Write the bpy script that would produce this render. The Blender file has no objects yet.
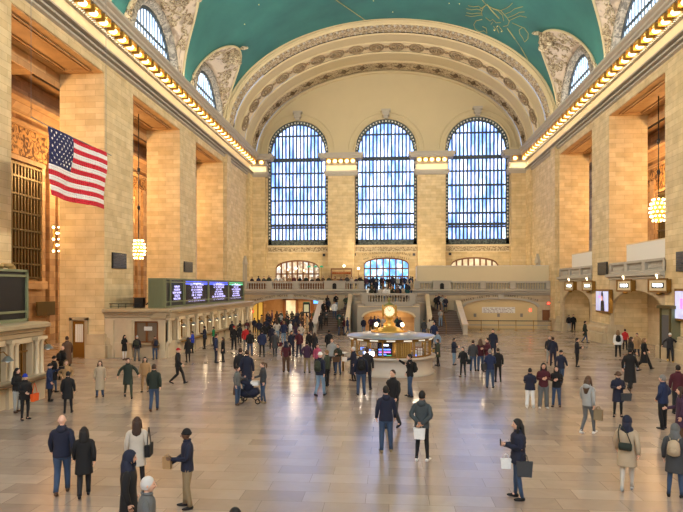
import bpy, bmesh, math, random
from mathutils import Vector, Matrix
PI = math.pi
sc = bpy.context.scene
COL = sc.collection
rnd = random.Random(7)

# ---------------------------------------------------------------- camera numbers
F, HX, HY, VX = 590.0, 341.5, 287.0, 389.0
EYE = 4.75
FL = 0.2                                    # floor level
TH = math.atan((VX-HX)/F)
CT, ST = math.cos(TH), math.sin(TH)

def at_plane_y(px, py, Y):
    k = (px-HX)/F
    t = Y/(CT+k*ST)
    return Vector((t*(-ST+k*CT), Y, EYE+t*(HY-py)/F))
def at_floor(px, py, z=FL):
    t = (EYE-z)*F/(py-HY)
    k = (px-HX)/F
    return Vector((t*(-ST+k*CT), t*(CT+k*ST), z))

# ---------------------------------------------------------------- mesh collector
class MB:
    def __init__(s): s.v=[]; s.f=[]; s.m=[]; s.sm=[]; s.mi=0; s.smooth=False
    def mat(s, i): s.mi=i; return s
    def sh(s, b=True): s.smooth=b; return s
    def add(s, vs, fs):
        o=len(s.v); s.v += [tuple(v) for v in vs]
        for f in fs: s.f.append(tuple(o+i for i in f)); s.m.append(s.mi); s.sm.append(s.smooth)
        return s
    def box(s, x0,x1,y0,y1,z0,z1):
        if x0>x1: x0,x1=x1,x0
        if y0>y1: y0,y1=y1,y0
        if z0>z1: z0,z1=z1,z0
        return s.add([(x0,y0,z0),(x1,y0,z0),(x1,y1,z0),(x0,y1,z0),(x0,y0,z1),(x1,y0,z1),(x1,y1,z1),(x0,y1,z1)],
                     [(0,3,2,1),(4,5,6,7),(0,1,5,4),(1,2,6,5),(2,3,7,6),(3,0,4,7)])
    def hexa(s, a, b):          # two quads (4 verts each) -> closed prism
        return s.add(list(a)+list(b), [(0,1,2,3),(7,6,5,4),(0,4,5,1),(1,5,6,2),(2,6,7,3),(3,7,4,0)])
    def prism(s, poly, axis, a0, a1):   # polygon (2D) extruded along axis 'x','y','z'
        n=len(poly)
        def P(p,a): return {'x':(a,p[0],p[1]),'y':(p[0],a,p[1]),'z':(p[0],p[1],a)}[axis]
        vs=[P(p,a0) for p in poly]+[P(p,a1) for p in poly]
        return s.add(vs, [tuple(range(n))[::-1], tuple(range(n,2*n))]+[(i,(i+1)%n,(i+1)%n+n,i+n) for i in range(n)])
    def sweep(s, prof, axis, a0, a1): return s.prism(prof, axis, a0, a1)
    def lathe(s, prof, c=(0,0,0), n=24, a0=0, a1=2*PI, sx=1, sy=1):
        full = abs(a1-a0-2*PI)<1e-6; k=n if full else n+1; vs=[]
        for r,z in prof:
            for i in range(k):
                a=a0+(a1-a0)*i/n; vs.append((c[0]+sx*r*math.cos(a), c[1]+sy*r*math.sin(a), c[2]+z))
        fs=[]
        for j in range(len(prof)-1):
            for i in range(n):
                i2=(i+1)%k; fs.append((j*k+i,j*k+i2,(j+1)*k+i2,(j+1)*k+i))
        return s.add(vs,fs)
    def ball(s, c, r, n=12, m=8):
        if isinstance(r,(int,float)): r=(r,r,r)
        vs=[]; fs=[]
        for j in range(m+1):
            p=-PI/2+PI*j/m
            for i in range(n):
                a=2*PI*i/n
                vs.append((c[0]+r[0]*math.cos(p)*math.cos(a), c[1]+r[1]*math.cos(p)*math.sin(a), c[2]+r[2]*math.sin(p)))
        for j in range(m):
            for i in range(n): fs.append((j*n+i,j*n+(i+1)%n,(j+1)*n+(i+1)%n,(j+1)*n+i))
        return s.add(vs,fs)
    def tube(s, pts, r, n=8, flat=None, ref=None):   # r number or list (number or (ra,rb))
        pts=[Vector(p) for p in pts]; N=len(pts); vs=[]
        up0=Vector(ref) if ref else Vector((0,0,1))
        for i,p in enumerate(pts):
            t=(pts[min(i+1,N-1)]-pts[max(i-1,0)]).normalized()
            up=up0 if abs(t.dot(up0))<.95 else Vector((0,1,0))
            u=t.cross(up).normalized(); w=u.cross(t).normalized()
            rr=r[i] if isinstance(r,(list,)) else r
            ra,rb=(rr if isinstance(rr,tuple) else (rr,rr))
            for k in range(n):
                a=2*PI*k/n; vs.append(p+u*ra*math.cos(a)+w*rb*math.sin(a))
        fs=[(j*n+i,j*n+(i+1)%n,(j+1)*n+(i+1)%n,(j+1)*n+i) for j in range(N-1) for i in range(n)]
        fs.append(tuple(range(n))[::-1]); fs.append(tuple(range((N-1)*n,N*n)))
        return s.add(vs,fs)
    def grid(s, rows):          # list of rows of points
        n=len(rows[0]); vs=[p for r in rows for p in r]
        return s.add(vs,[(j*n+i,j*n+i+1,(j+1)*n+i+1,(j+1)*n+i) for j in range(len(rows)-1) for i in range(n-1)])
    def mesh(s, name, mats, o=(0,0,0)):
        me=bpy.data.meshes.new(name)
        me.from_pydata([(v[0]-o[0],v[1]-o[1],v[2]-o[2]) for v in s.v],[],s.f)
        for m in (mats if isinstance(mats,(list,tuple)) else [mats]): me.materials.append(m)
        me.polygons.foreach_set('material_index', s.m); me.polygons.foreach_set('use_smooth', s.sm)
        bm=bmesh.new(); bm.from_mesh(me); bmesh.ops.recalc_face_normals(bm, faces=bm.faces); bm.to_mesh(me); bm.free()
        me.update(); return me
    def build(s, name, mats, parent=None, kind=None):
        if parent is not None: o=tuple(WO.get(parent.name,(0,0,0)))
        else:
            xs=[v[0] for v in s.v]; ys=[v[1] for v in s.v]; zs=[v[2] for v in s.v]
            o=((min(xs)+max(xs))/2,(min(ys)+max(ys))/2,min(zs))
        ob=bpy.data.objects.new(name, s.mesh(name,mats,o)); COL.objects.link(ob)
        if parent is not None: ob.parent=parent; WO[ob.name]=o
        else: ob.location=o; WO[ob.name]=o
        if kind: ob['kind']=kind
        return ob
WO={}
def tag(o, label, cat, group=None, kind=None):
    o['label']=label; o['category']=cat
    if group: o['group']=group
    if kind: o['kind']=kind
    return o
def thing(name, loc, label, cat, group=None, rz=0):
    o=bpy.data.objects.new(name,None); COL.objects.link(o); o.location=loc; o.rotation_euler=(0,0,rz)
    o.empty_display_size=.2
    WO[o.name]=tuple(loc) if rz==0 else (0,0,0)
    return tag(o,label,cat,group)
def structure(name, loc=(0,0,0)):
    o=bpy.data.objects.new(name,None); COL.objects.link(o); o.location=loc; WO[o.name]=tuple(loc); o['kind']='structure'; return o
def dup(root, loc, label=None, group=None, rz=None):
    r=root.copy(); COL.objects.link(r); r.location=loc
    if rz is not None: r.rotation_euler=(0,0,rz)
    if label: r['label']=label
    if group: r['group']=group
    for ch in list(root.children):
        c=ch.copy(); COL.objects.link(c); c.parent=r
        for g in list(ch.children):
            d=g.copy(); COL.objects.link(d); d.parent=c
    return r
def text_on(name, txt, size, loc, rot, mat, parent=None, depth=.01, align='CENTER', spacing=1.0, xs=1.0):
    cu=bpy.data.curves.new(name,'FONT'); cu.body=txt; cu.size=size; cu.align_x=align; cu.align_y='CENTER'
    cu.extrude=depth; cu.space_character=spacing; cu.materials.append(mat)
    o=bpy.data.objects.new(name,cu); COL.objects.link(o); o.rotation_euler=rot
    if parent is not None:
        o.parent=parent; w=WO.get(parent.name,(0,0,0)); loc=(loc[0]-w[0],loc[1]-w[1],loc[2]-w[2])
    o.location=loc
    if name!='lettering':
        bpy.context.view_layer.update(); dg=bpy.context.evaluated_depsgraph_get(); me=bpy.data.meshes.new_from_object(o.evaluated_get(dg))
        n=bpy.data.objects.new(name,me); COL.objects.link(n); n.parent=o.parent; n.location=o.location; n.rotation_euler=o.rotation_euler; n.scale=(xs,1,1)
        bpy.data.objects.remove(o); n.name=name; o=n
    return o
def arch_words(words, cx, y, cz, R, size, mat, parent, a_mid=0, name='lettering'):
    # separate letters following a wide arch, facing -Y
    adv=size*.78; n=len(words); obs=[]
    for i,ch in enumerate(words):
        if ch==' ': continue
        a=a_mid+(i-(n-1)/2)*adv/R
        obs.append(text_on(name,ch,size,(cx+R*math.sin(a),y,cz+R*math.cos(a)),(PI/2,a,0),mat,parent))
    # bake letters to one mesh
    mb=MB(); w=WO.get(parent.name,(0,0,0))
    dg=bpy.context.evaluated_depsgraph_get()
    for o in obs:
        ev=o.evaluated_get(dg); me=ev.to_mesh()
        M=Matrix.Translation(o.location)@o.rotation_euler.to_matrix().to_4x4()
        mb.add([Vector(w)+(M@v.co) for v in me.vertices],[tuple(p.vertices) for p in me.polygons]); ev.to_mesh_clear()
    for o in obs:
        cu=o.data; bpy.data.objects.remove(o); bpy.data.curves.remove(cu)
    return mb.build(name,mat,parent)

# ---------------------------------------------------------------- materials
def new_mat(name):
    m=bpy.data.materials.new(name); m.use_nodes=True; nt=m.node_tree; nt.nodes.clear()
    out=nt.nodes.new('ShaderNodeOutputMaterial'); b=nt.nodes.new('ShaderNodeBsdfPrincipled')
    nt.links.new(b.outputs[0],out.inputs[0]); return m,nt,b
def N(nt,t,**k):
    n=nt.nodes.new(t)
    for a,v in k.items(): setattr(n,a,v)
    return n
def srgb(r,g,b):
    f=lambda c:(c/255/12.92 if c/255<=.04045 else ((c/255+.055)/1.055)**2.4)
    return (f(r),f(g),f(b),1)
def plain(name, col, rough=.6, metal=0, emit=None, es=0, noise=0, nscale=8, spec=.5, bump=0):
    m,nt,b=new_mat(name)
    b.inputs['Base Color'].default_value=col; b.inputs['Roughness'].default_value=rough; b.inputs['Metallic'].default_value=metal
    b.inputs['Specular IOR Level'].default_value=spec
    if noise or bump:
        tc=N(nt,'ShaderNodeTexCoord'); nz=N(nt,'ShaderNodeTexNoise'); nz.inputs['Scale'].default_value=nscale; nz.inputs['Detail'].default_value=5
        nt.links.new(tc.outputs['Object'],nz.inputs['Vector'])
        if noise:
            mx=N(nt,'ShaderNodeMix',data_type='RGBA'); mx.inputs[6].default_value=tuple(c*(1-noise) for c in col[:3])+(1,); mx.inputs[7].default_value=tuple(min(1,c*(1+noise)) for c in col[:3])+(1,)
            nt.links.new(nz.outputs[0],mx.inputs[0]); nt.links.new(mx.outputs[2],b.inputs['Base Color'])
        if bump:
            bp=N(nt,'ShaderNodeBump'); bp.inputs['Strength'].default_value=bump; nt.links.new(nz.outputs[0],bp.inputs['Height']); nt.links.new(bp.outputs[0],b.inputs['Normal'])
    if emit is not None:
        b.inputs['Emission Color'].default_value=emit; b.inputs['Emission Strength'].default_value=es
    return m
def stone(name, c1, c2, mortar, rowh=.55, bw=1.7, rough=.65, msize=.012, off=(0,0)):
    """ashlar blocks on walls: runs along X or Y by the face's direction, up along Z"""
    m,nt,b=new_mat(name); L=nt.links.new
    geo=N(nt,'ShaderNodeNewGeometry'); sp=N(nt,'ShaderNodeSeparateXYZ'); sn=N(nt,'ShaderNodeSeparateXYZ')
    L(geo.outputs['Position'],sp.inputs[0]); L(geo.outputs['True Normal'],sn.inputs[0])
    ab=N(nt,'ShaderNodeMath',operation='ABSOLUTE'); L(sn.outputs[0],ab.inputs[0])
    gt=N(nt,'ShaderNodeMath',operation='GREATER_THAN'); L(ab.outputs[0],gt.inputs[0]); gt.inputs[1].default_value=.6
    mx=N(nt,'ShaderNodeMix',data_type='FLOAT'); L(gt.outputs[0],mx.inputs[0]); L(sp.outputs[0],mx.inputs[2]); L(sp.outputs[1],mx.inputs[3])
    cb=N(nt,'ShaderNodeCombineXYZ'); L(mx.outputs[0],cb.inputs[0]); L(sp.outputs[2],cb.inputs[1])
    br=N(nt,'ShaderNodeTexBrick'); L(cb.outputs[0],br.inputs['Vector'])
    br.inputs['Color1'].default_value=c1; br.inputs['Color2'].default_value=c2; br.inputs['Mortar'].default_value=mortar
    br.inputs['Scale'].default_value=1; br.inputs['Brick Width'].default_value=bw; br.inputs['Row Height'].default_value=rowh
    br.inputs['Mortar Size'].default_value=msize; br.inputs['Mortar Smooth'].default_value=.3
    nz=N(nt,'ShaderNodeTexNoise'); nz.inputs['Scale'].default_value=1.3; nz.inputs['Detail'].default_value=6; L(geo.outputs['Position'],nz.inputs['Vector'])
    cr=N(nt,'ShaderNodeValToRGB'); cr.color_ramp.elements[0].position=.3; cr.color_ramp.elements[0].color=(.82,.8,.77,1); cr.color_ramp.elements[1].position=.7; cr.color_ramp.elements[1].color=(1.06,1.05,1.03,1)
    L(nz.outputs[0],cr.inputs[0])
    ml=N(nt,'ShaderNodeMix',data_type='RGBA',blend_type='MULTIPLY'); ml.inputs[0].default_value=1; L(br.outputs[0],ml.inputs[6]); L(cr.outputs[0],ml.inputs[7])
    L(ml.outputs[2],b.inputs['Base Color']); b.inputs['Roughness'].default_value=rough
    bp=N(nt,'ShaderNodeBump'); bp.inputs['Strength'].default_value=.35; bp.inputs['Distance'].default_value=.03; bp.invert=True
    L(br.outputs['Fac'],bp.inputs['Height']); L(bp.outputs[0],b.inputs['Normal'])
    return m
def relief(name, ca, cb_, scale=2.0, strength=.8, dist=.12, kind='swirl', lo=.42, hi=.58):
    """carved plaster: real height by bump, darker colour in the low parts"""
    m,nt,b=new_mat(name); L=nt.links.new
    geo=N(nt,'ShaderNodeNewGeometry'); nz=N(nt,'ShaderNodeTexNoise'); nz.inputs['Scale'].default_value=scale; nz.inputs['Detail'].default_value=3
    nz.inputs['Distortion'].default_value=2.2; L(geo.outputs['Position'],nz.inputs['Vector'])
    cr=N(nt,'ShaderNodeValToRGB'); cr.color_ramp.elements[0].position=lo; cr.color_ramp.elements[0].color=ca; cr.color_ramp.elements[1].position=hi; cr.color_ramp.elements[1].color=cb_
    L(nz.outputs[0],cr.inputs[0]); L(cr.outputs[0],b.inputs['Base Color']); b.inputs['Roughness'].default_value=.75
    bp=N(nt,'ShaderNodeBump'); bp.inputs['Strength'].default_value=strength; bp.inputs['Distance'].default_value=dist
    L(nz.outputs[0],bp.inputs['Height']); L(bp.outputs[0],b.inputs['Normal']); return m

M={}
M['stone']=stone('limestone blocks',srgb(222,201,158),srgb(206,182,136),srgb(178,152,110),rowh=.38,bw=1.35,msize=.01)
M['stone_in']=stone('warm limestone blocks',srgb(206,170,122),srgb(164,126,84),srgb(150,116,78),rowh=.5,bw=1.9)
M['stone_low']=stone('smooth lower limestone',srgb(200,182,150),srgb(190,170,138),srgb(160,142,112),rowh=1.05,bw=2.6,msize=.008)
M['marble']=plain('booth marble',srgb(205,188,158),.35,noise=.12,nscale=2.5)
M['marble_d']=plain('darker marble',srgb(170,152,122),.4,noise=.12,nscale=2.5)
M['plaster']=plain('cream plaster',srgb(200,184,146),.8,noise=.05,nscale=.6)
M['trimstone']=plain('grey moulded stone',srgb(176,168,154),.7,noise=.08,nscale=2)
M['frieze']=plain('pale frieze stone',srgb(222,206,170),.7,noise=.07,nscale=1.2)
M['gold']=plain('gilded bronze',srgb(214,168,84),.35,metal=.6)
M['brass']=plain('old brass',srgb(150,112,52),.4,metal=.8)
M['bulb']=plain('warm glowing bulb',srgb(255,236,190),.3,emit=(1,.66,.26,1),es=5)
M['bulbw']=plain('bright lamp glass',srgb(255,240,210),.3,emit=(1,.8,.5,1),es=4)
M['iron']=plain('dark bronze window iron',srgb(62,72,78),.55,metal=.3)
M['bronze']=plain('bronze grille',srgb(98,84,48),.5,metal=.5)
M['dark']=plain('dark recess',srgb(28,24,22),.8)
M['black']=plain('black enamel',srgb(18,18,20),.4)
M['boardgreen']=plain('dark green board casing',srgb(118,122,90),.55)
M['wood']=plain('brown wood',srgb(120,72,32),.5,noise=.2,nscale=6)
M['panel']=plain('tan painted hoarding',srgb(214,188,140),.7,noise=.03,nscale=1)
M['panelc']=plain('cream site hoarding',srgb(216,200,164),.7,noise=.03,nscale=1)
M['white']=plain('white paint',srgb(225,222,214),.6)
M['steel']=plain('brushed steel',srgb(150,150,148),.35,metal=.8)
M['letter']=plain('engraved lettering',srgb(96,78,54),.8)
M['glass']=None
# clear glass
m,nt,b=new_mat('clear glass'); g=N(nt,'ShaderNodeBsdfGlass'); t=N(nt,'ShaderNodeBsdfTransparent'); gl=N(nt,'ShaderNodeBsdfGlossy'); gl.inputs['Roughness'].default_value=.05
mx=N(nt,'ShaderNodeMixShader'); mx.inputs[0].default_value=.08; nt.nodes.remove(g); nt.links.new(t.outputs[0],mx.inputs[1]); nt.links.new(gl.outputs[0],mx.inputs[2])
nt.links.new(mx.outputs[0],[n for n in nt.nodes if n.type=='OUTPUT_MATERIAL'][0].inputs[0]); M['glass']=m
def sky_pane(name, strength, cols, sx=.5, sz=1.0):
    m,nt,b=new_mat(name); L=nt.links.new
    geo=N(nt,'ShaderNodeNewGeometry'); mp=N(nt,'ShaderNodeMapping'); mp.inputs['Scale'].default_value=(sx,sx,sz); L(geo.outputs['Position'],mp.inputs[0])
    vo=N(nt,'ShaderNodeTexNoise'); vo.inputs['Scale'].default_value=1.0; vo.inputs['Detail'].default_value=4; L(mp.outputs[0],vo.inputs['Vector'])
    cr=N(nt,'ShaderNodeValToRGB'); cr.color_ramp.elements[0].position=.36; cr.color_ramp.elements[0].color=cols[0]; cr.color_ramp.elements[1].position=.62; cr.color_ramp.elements[1].color=cols[2]
    e=cr.color_ramp.elements.new(.49); e.color=cols[1]
    L(vo.outputs[0],cr.inputs[0]); b.inputs['Base Color'].default_value=(.2,.25,.3,1); b.inputs['Roughness'].default_value=.2
    L(cr.outputs[0],b.inputs['Emission Color']); b.inputs['Emission Strength'].default_value=strength; return m
M['sky_end']=sky_pane('daylight through wavy glass',4.2,[(.06,.13,.36,1),(.17,.28,.62,1),(.42,.5,.85,1)],sx=1.7,sz=.45)
M['sky_side']=sky_pane('pale daylight glass',2.6,[(.34,.46,.62,1),(.46,.6,.78,1),(.66,.78,.92,1)])
M['sky_west']=sky_pane('large bright daylight glass',5.5,[(.62,.75,1,1),(.75,.85,1,1),(.9,.95,1,1)])
M['door_sky']=sky_pane('bright street through door glass',1.6,[(.03,.2,.7,1),(.1,.45,.95,1),(.7,.85,1,1)],sx=1.5,sz=1.2)
M['shop']=sky_pane('lit restaurant glass',.9,[(.25,.13,.06,1),(.75,.5,.25,1),(.8,.8,.75,1)],sx=1.8,sz=1.8)
M['shop2']=sky_pane('dim amber glass',.8,[(.7,.42,.16,1),(.85,.58,.28,1),(1,.75,.4,1)],sx=1.2,sz=1.2)
# floor
m,nt,b=new_mat('polished tan marble floor'); L=nt.links.new
geo=N(nt,'ShaderNodeNewGeometry'); mp=N(nt,'ShaderNodeMapping'); L(geo.outputs['Position'],mp.inputs[0])
br=N(nt,'ShaderNodeTexBrick'); L(mp.outputs[0],br.inputs['Vector']); br.offset=.37; br.offset_frequency=2
for k,v in (('Scale',1),('Brick Width',1.35),('Row Height',.62),('Mortar Size',.005),('Bias',.0)): br.inputs[k].default_value=v
br.inputs['Color1'].default_value=srgb(182,168,154); br.inputs['Color2'].default_value=srgb(158,143,131); br.inputs['Mortar'].default_value=srgb(120,100,84)
br2=N(nt,'ShaderNodeTexBrick'); mp2=N(nt,'ShaderNodeMapping'); mp2.inputs['Location'].default_value=(4.05,2.48,0); L(geo.outputs['Position'],mp2.inputs[0]); L(mp2.outputs[0],br2.inputs['Vector']); br2.offset=.37
for k,v in (('Scale',1),('Brick Width',1.35),('Row Height',.62),('Mortar Size',0)): br2.inputs[k].default_value=v
br2.inputs['Color1'].default_value=(1.05,1.04,1.04,1); br2.inputs['Color2'].default_value=(.9,.88,.88,1)
nz=N(nt,'ShaderNodeTexNoise'); nz.inputs['Scale'].default_value=2.2; nz.inputs['Detail'].default_value=7; nz.inputs['Distortion'].default_value=.8; L(geo.outputs['Position'],nz.inputs['Vector'])
cr=N(nt,'ShaderNodeValToRGB'); cr.color_ramp.elements[0].position=.3; cr.color_ramp.elements[0].color=(.93,.91,.9,1); cr.color_ramp.elements[1].position=.7; cr.color_ramp.elements[1].color=(1.03,1.02,1.01,1); L(nz.outputs[0],cr.inputs[0])
m1=N(nt,'ShaderNodeMix',data_type='RGBA',blend_type='MULTIPLY'); m1.inputs[0].default_value=1; L(br.outputs[0],m1.inputs[6]); L(br2.outputs[0],m1.inputs[7])
m2=N(nt,'ShaderNodeMix',data_type='RGBA',blend_type='MULTIPLY'); m2.inputs[0].default_value=1; L(m1.outputs[2],m2.inputs[6]); L(cr.outputs[0],m2.inputs[7]); L(m2.outputs[2],b.inputs['Base Color'])
rr=N(nt,'ShaderNodeMapRange'); rr.inputs['To Min'].default_value=.17; rr.inputs['To Max'].default_value=.26; L(nz.outputs[0],rr.inputs[0]); L(rr.outputs[0],b.inputs['Roughness'])
b.inputs['Specular IOR Level'].default_value=1.0
M['floor']=m
# vault
m,nt,b=new_mat('sea green painted vault'); L=nt.links.new
geo=N(nt,'ShaderNodeNewGeometry'); nz=N(nt,'ShaderNodeTexNoise'); nz.inputs['Scale'].default_value=.35; nz.inputs['Detail'].default_value=6; L(geo.outputs['Position'],nz.inputs['Vector'])
cr=N(nt,'ShaderNodeValToRGB'); cr.color_ramp.elements[0].position=.3; cr.color_ramp.elements[0].color=srgb(34,92,90); cr.color_ramp.elements[1].position=.72; cr.color_ramp.elements[1].color=srgb(47,113,106); L(nz.outputs[0],cr.inputs[0]); L(cr.outputs[0],b.inputs['Base Color']); b.inputs['Roughness'].default_value=.6
M['vault']=m
M['lunette']=relief('carved lunette plaster',srgb(160,144,128),srgb(212,196,176),scale=.6,strength=1,dist=.3,lo=.36,hi=.47)
M['carve']=relief('carved brown ornament',srgb(136,116,88),srgb(208,192,160),scale=2.6,strength=.9,dist=.12,lo=.42,hi=.56)
M['carve_w']=relief('warm scrollwork',srgb(96,62,26),srgb(200,150,84),scale=1.6,strength=1,dist=.2,lo=.42,hi=.56)
M['archgrey']=relief('leafy window surround',srgb(110,106,100),srgb(176,168,154),scale=2.2,strength=.9,dist=.12)
M['winring']=relief('leafy bronze window frame',srgb(44,54,58),srgb(104,116,112),scale=3.4,strength=.8,dist=.1,lo=.44,hi=.6)
# ================================================================ THE HALL
XC, WH = -0.3, 18.0
XL, XR = XC-WH, XC+WH           # side wall faces
YE, YW = 78.0, -11.0            # window wall, wall behind the camera
TOP = 18.6                      # head of the tall openings
Z0, VB = 22.3, 11.25            # vault springing and rise
OPL = [(0.0,9.4),(13.7,23.1),(27.3,36.7),(41.0,50.5),(54.8,64.0)]
OPR = [(-1.5,7.9),(12.2,21.6),(25.8,35.2),(39.5,49.2),(53.2,63.1)]
DEP = 3.0

mb=MB(); mb.box(-30,29,YW-1,82,FL-.3,FL); fl=mb.build('floor',M['floor'],kind='structure')

def side_wall(s, xw, ops, name):
    mb=MB(); xb=xw+s*DEP
    ys=[YW]+[v for o in ops for v in o]+[YE+1]
    for i in range(0,len(ys),2): mb.box(xw,xb,ys[i],ys[i+1],FL,TOP)
    mb.box(xw,xb,YW,YE+1,TOP,Z0+.1)
    # far pilaster strips
    if s<0: mb.box(xw,xw-s*.35,64.3,66.0,FL,TOP+.9)
    else: mb.box(xw,xw-s*.35,63.5,65.2,FL,TOP+.9)
    mb.box(xw,xw-s*.3,74.8,77,FL,TOP+.9)
    w=mb.build(name,M['stone'],kind='structure')
    # soffit panels in the openings
    mb=MB()
    for a,b in ops:
        mb.box(xw+s*.05,xb-s*.05,a+.02,b-.02,TOP-.06,TOP+.02)
        x0,x1,y0,y1=sorted((xw+s*.55,xb-s*.55))[0],sorted((xw+s*.55,xb-s*.55))[1],a+.6,b-.6
        for q in (0,.22):
            mb.box(x0+q,x1-q,y0+q,y0+q+.1,TOP-.16,TOP-.06); mb.box(x0+q,x1-q,y1-q-.1,y1-q,TOP-.16,TOP-.06)
            mb.box(x0+q,x0+q+.1,y0+q,y1-q,TOP-.16,TOP-.06); mb.box(x1-q-.1,x1-q,y0+q,y1-q,TOP-.16,TOP-.06)
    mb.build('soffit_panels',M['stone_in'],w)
    # plinths
    mb=MB()
    for i in range(0,len(ys),2):
        y0,y1=ys[i],ys[i+1]
        prof=[(0,FL),(.55,FL),(.55,FL+.75),(.42,FL+.85),(.42,FL+1.2),(.2,FL+1.35),(.2,FL+1.5),(0,FL+1.55)]
        mb.sweep([(xw-s*d,z) for d,z in prof],'y',y0-.12,y1+.12)
        mb.box(xw-s*.1,xw+s*.1,y0-.05,y1+.05,FL+2.9,FL+3.05)
        for d_,za_,zb_ in ((.45,FL,FL+.8),(.25,FL+.8,FL+1.5)): mb.box(xw-s*d_*.6,xw+s*1.05,y0-d_,y0+.2,za_,zb_)
    mb.build('baseboard_'+('left' if s<0 else 'right'),M['stone_low'],kind='structure')
    return w
wl=side_wall(-1,XL,OPL,'wall_left'); wr=side_wall(1,XR,OPR,'wall_right')

# cornice along both walls
CORN=[(0,19.2),(.2,19.28),(.2,19.4),(.04,19.43),(.04,19.5),(.34,19.54),(.34,19.66),(.1,19.69),(.1,19.77),(.5,19.82),(.5,19.92),(.16,20.02),(.12,20.1),(.12,20.85),(.3,20.92),(.3,21.0),(.42,21.05),(.42,21.42),(1.0,21.5),(1.0,21.68),(1.15,21.76),(1.15,21.92),(1.35,22.05),(1.35,22.22),(.9,22.3),(0,22.38)]
def cornice(s,xw,n):
    t=structure('trim_%d'%n,(xw,30,19))
    mb=MB().mat(0); mb.sweep([(xw-s*d,z) for d,z in CORN[:12]],'y',YW,YE)
    mb.mat(1); mb.sweep([(xw-s*d,z) for d,z in [(0,20.02)]+CORN[12:14]+[(0,20.85)]],'y',YW,YE)
    mb.mat(0); mb.sweep([(xw-s*d,z) for d,z in [(0,20.85)]+CORN[14:]],'y',YW,YE)
    # small dentils under the lamps and leaf row
    y=24.0
    while y<YE-.3:
        mb.box(xw-s*.3,xw-s*.5,y,y+.12,20.9,21.02); y+=.25
    mb.build('cornice',[M['trimstone'],M['frieze']],t); return t
cornice(-1,XL,1); cornice(1,XR,2)

# lamps in the cornice
def make_lamp(label,group,loc):
    t=thing('cornice_lamp',loc,label,'lamp',group)
    mb=MB(); x,y,z=loc
    mb.box(x-.3,x+.3,y-.42,y-.34,z-.28,z+.2); mb.box(x-.3,x+.3,y+.34,y+.42,z-.28,z+.2); mb.box(x-.28,x+.28,y-.36,y+.36,z+.12,z+.22)
    mb.sh(); mb.lathe([(.0,-.3),(.12,-.28),(.26,-.1),(.3,.12)],(x,y,z+.02),12)
    mb.build('bracket',M['gold'],t)
    mb=MB().sh(); mb.ball((x,y,z-.12),(.27,.33,.2),10,6); mb.build('bulb',M['bulb'],t); return t
lampL=make_lamp('round bulb glowing in the gilded row under the left wall cornice','bulbs of the left cornice',(XL+.74,27.6,21.22))
lampR=make_lamp('round bulb glowing in the gilded row under the right wall cornice','bulbs of the right cornice',(XR-.74,29.0,21.22))
y=27.6+1.25
while y<76.3: dup(lampL,(XL+.74,y,21.22)); y+=1.25
y=29.0+1.25
while y<76.3: dup(lampR,(XR-.74,y,21.22)); y+=1.25

# ---- vault with lunettes
A=17.9
PHM=.60
def vpt(phi,Y,a=A,b=VB): return Vector((XC-a*math.cos(phi),Y,Z0+b*math.sin(phi)))   # phi 0 = left springing
LUNL=[(4.0),(17.5),(31.2),(44.9),(58.4)]; LUNR=[(2.4),(16.1),(29.8),(43.6),(57.2)]
LW=5.9
def outl(u): u=min(1,abs(u)); return PHM*(1-u**2.0)**.62
def low(Y,centres):
    for c in centres:
        if abs(Y-c)<LW: return outl((Y-c)/LW)
    return 0.0
YV=63.6
mb=MB().sh(); NA=64
ys=[]; y=YW
while y<YV-.01: ys.append(y); y+=.2
ys.append(YV); rows=[]
for y in ys:
    a0=low(y,LUNL); a1=PI-low(y,LUNR)
    rows.append([vpt(a0+(a1-a0)*i/NA,y) for i in range(NA+1)])
mb.grid(rows)
ceil=mb.build('ceiling',M['vault'],kind='structure')
mb=MB(); mb.box(-21,20.5,YW,82,34.6,34.9); mb.box(XL-4,XL-3.5,YW,82,20,34.7); mb.box(XR+3.5,XR+4,YW,82,20,34.7); mb.build('roof_slab',M['dark'],ceil)

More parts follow.
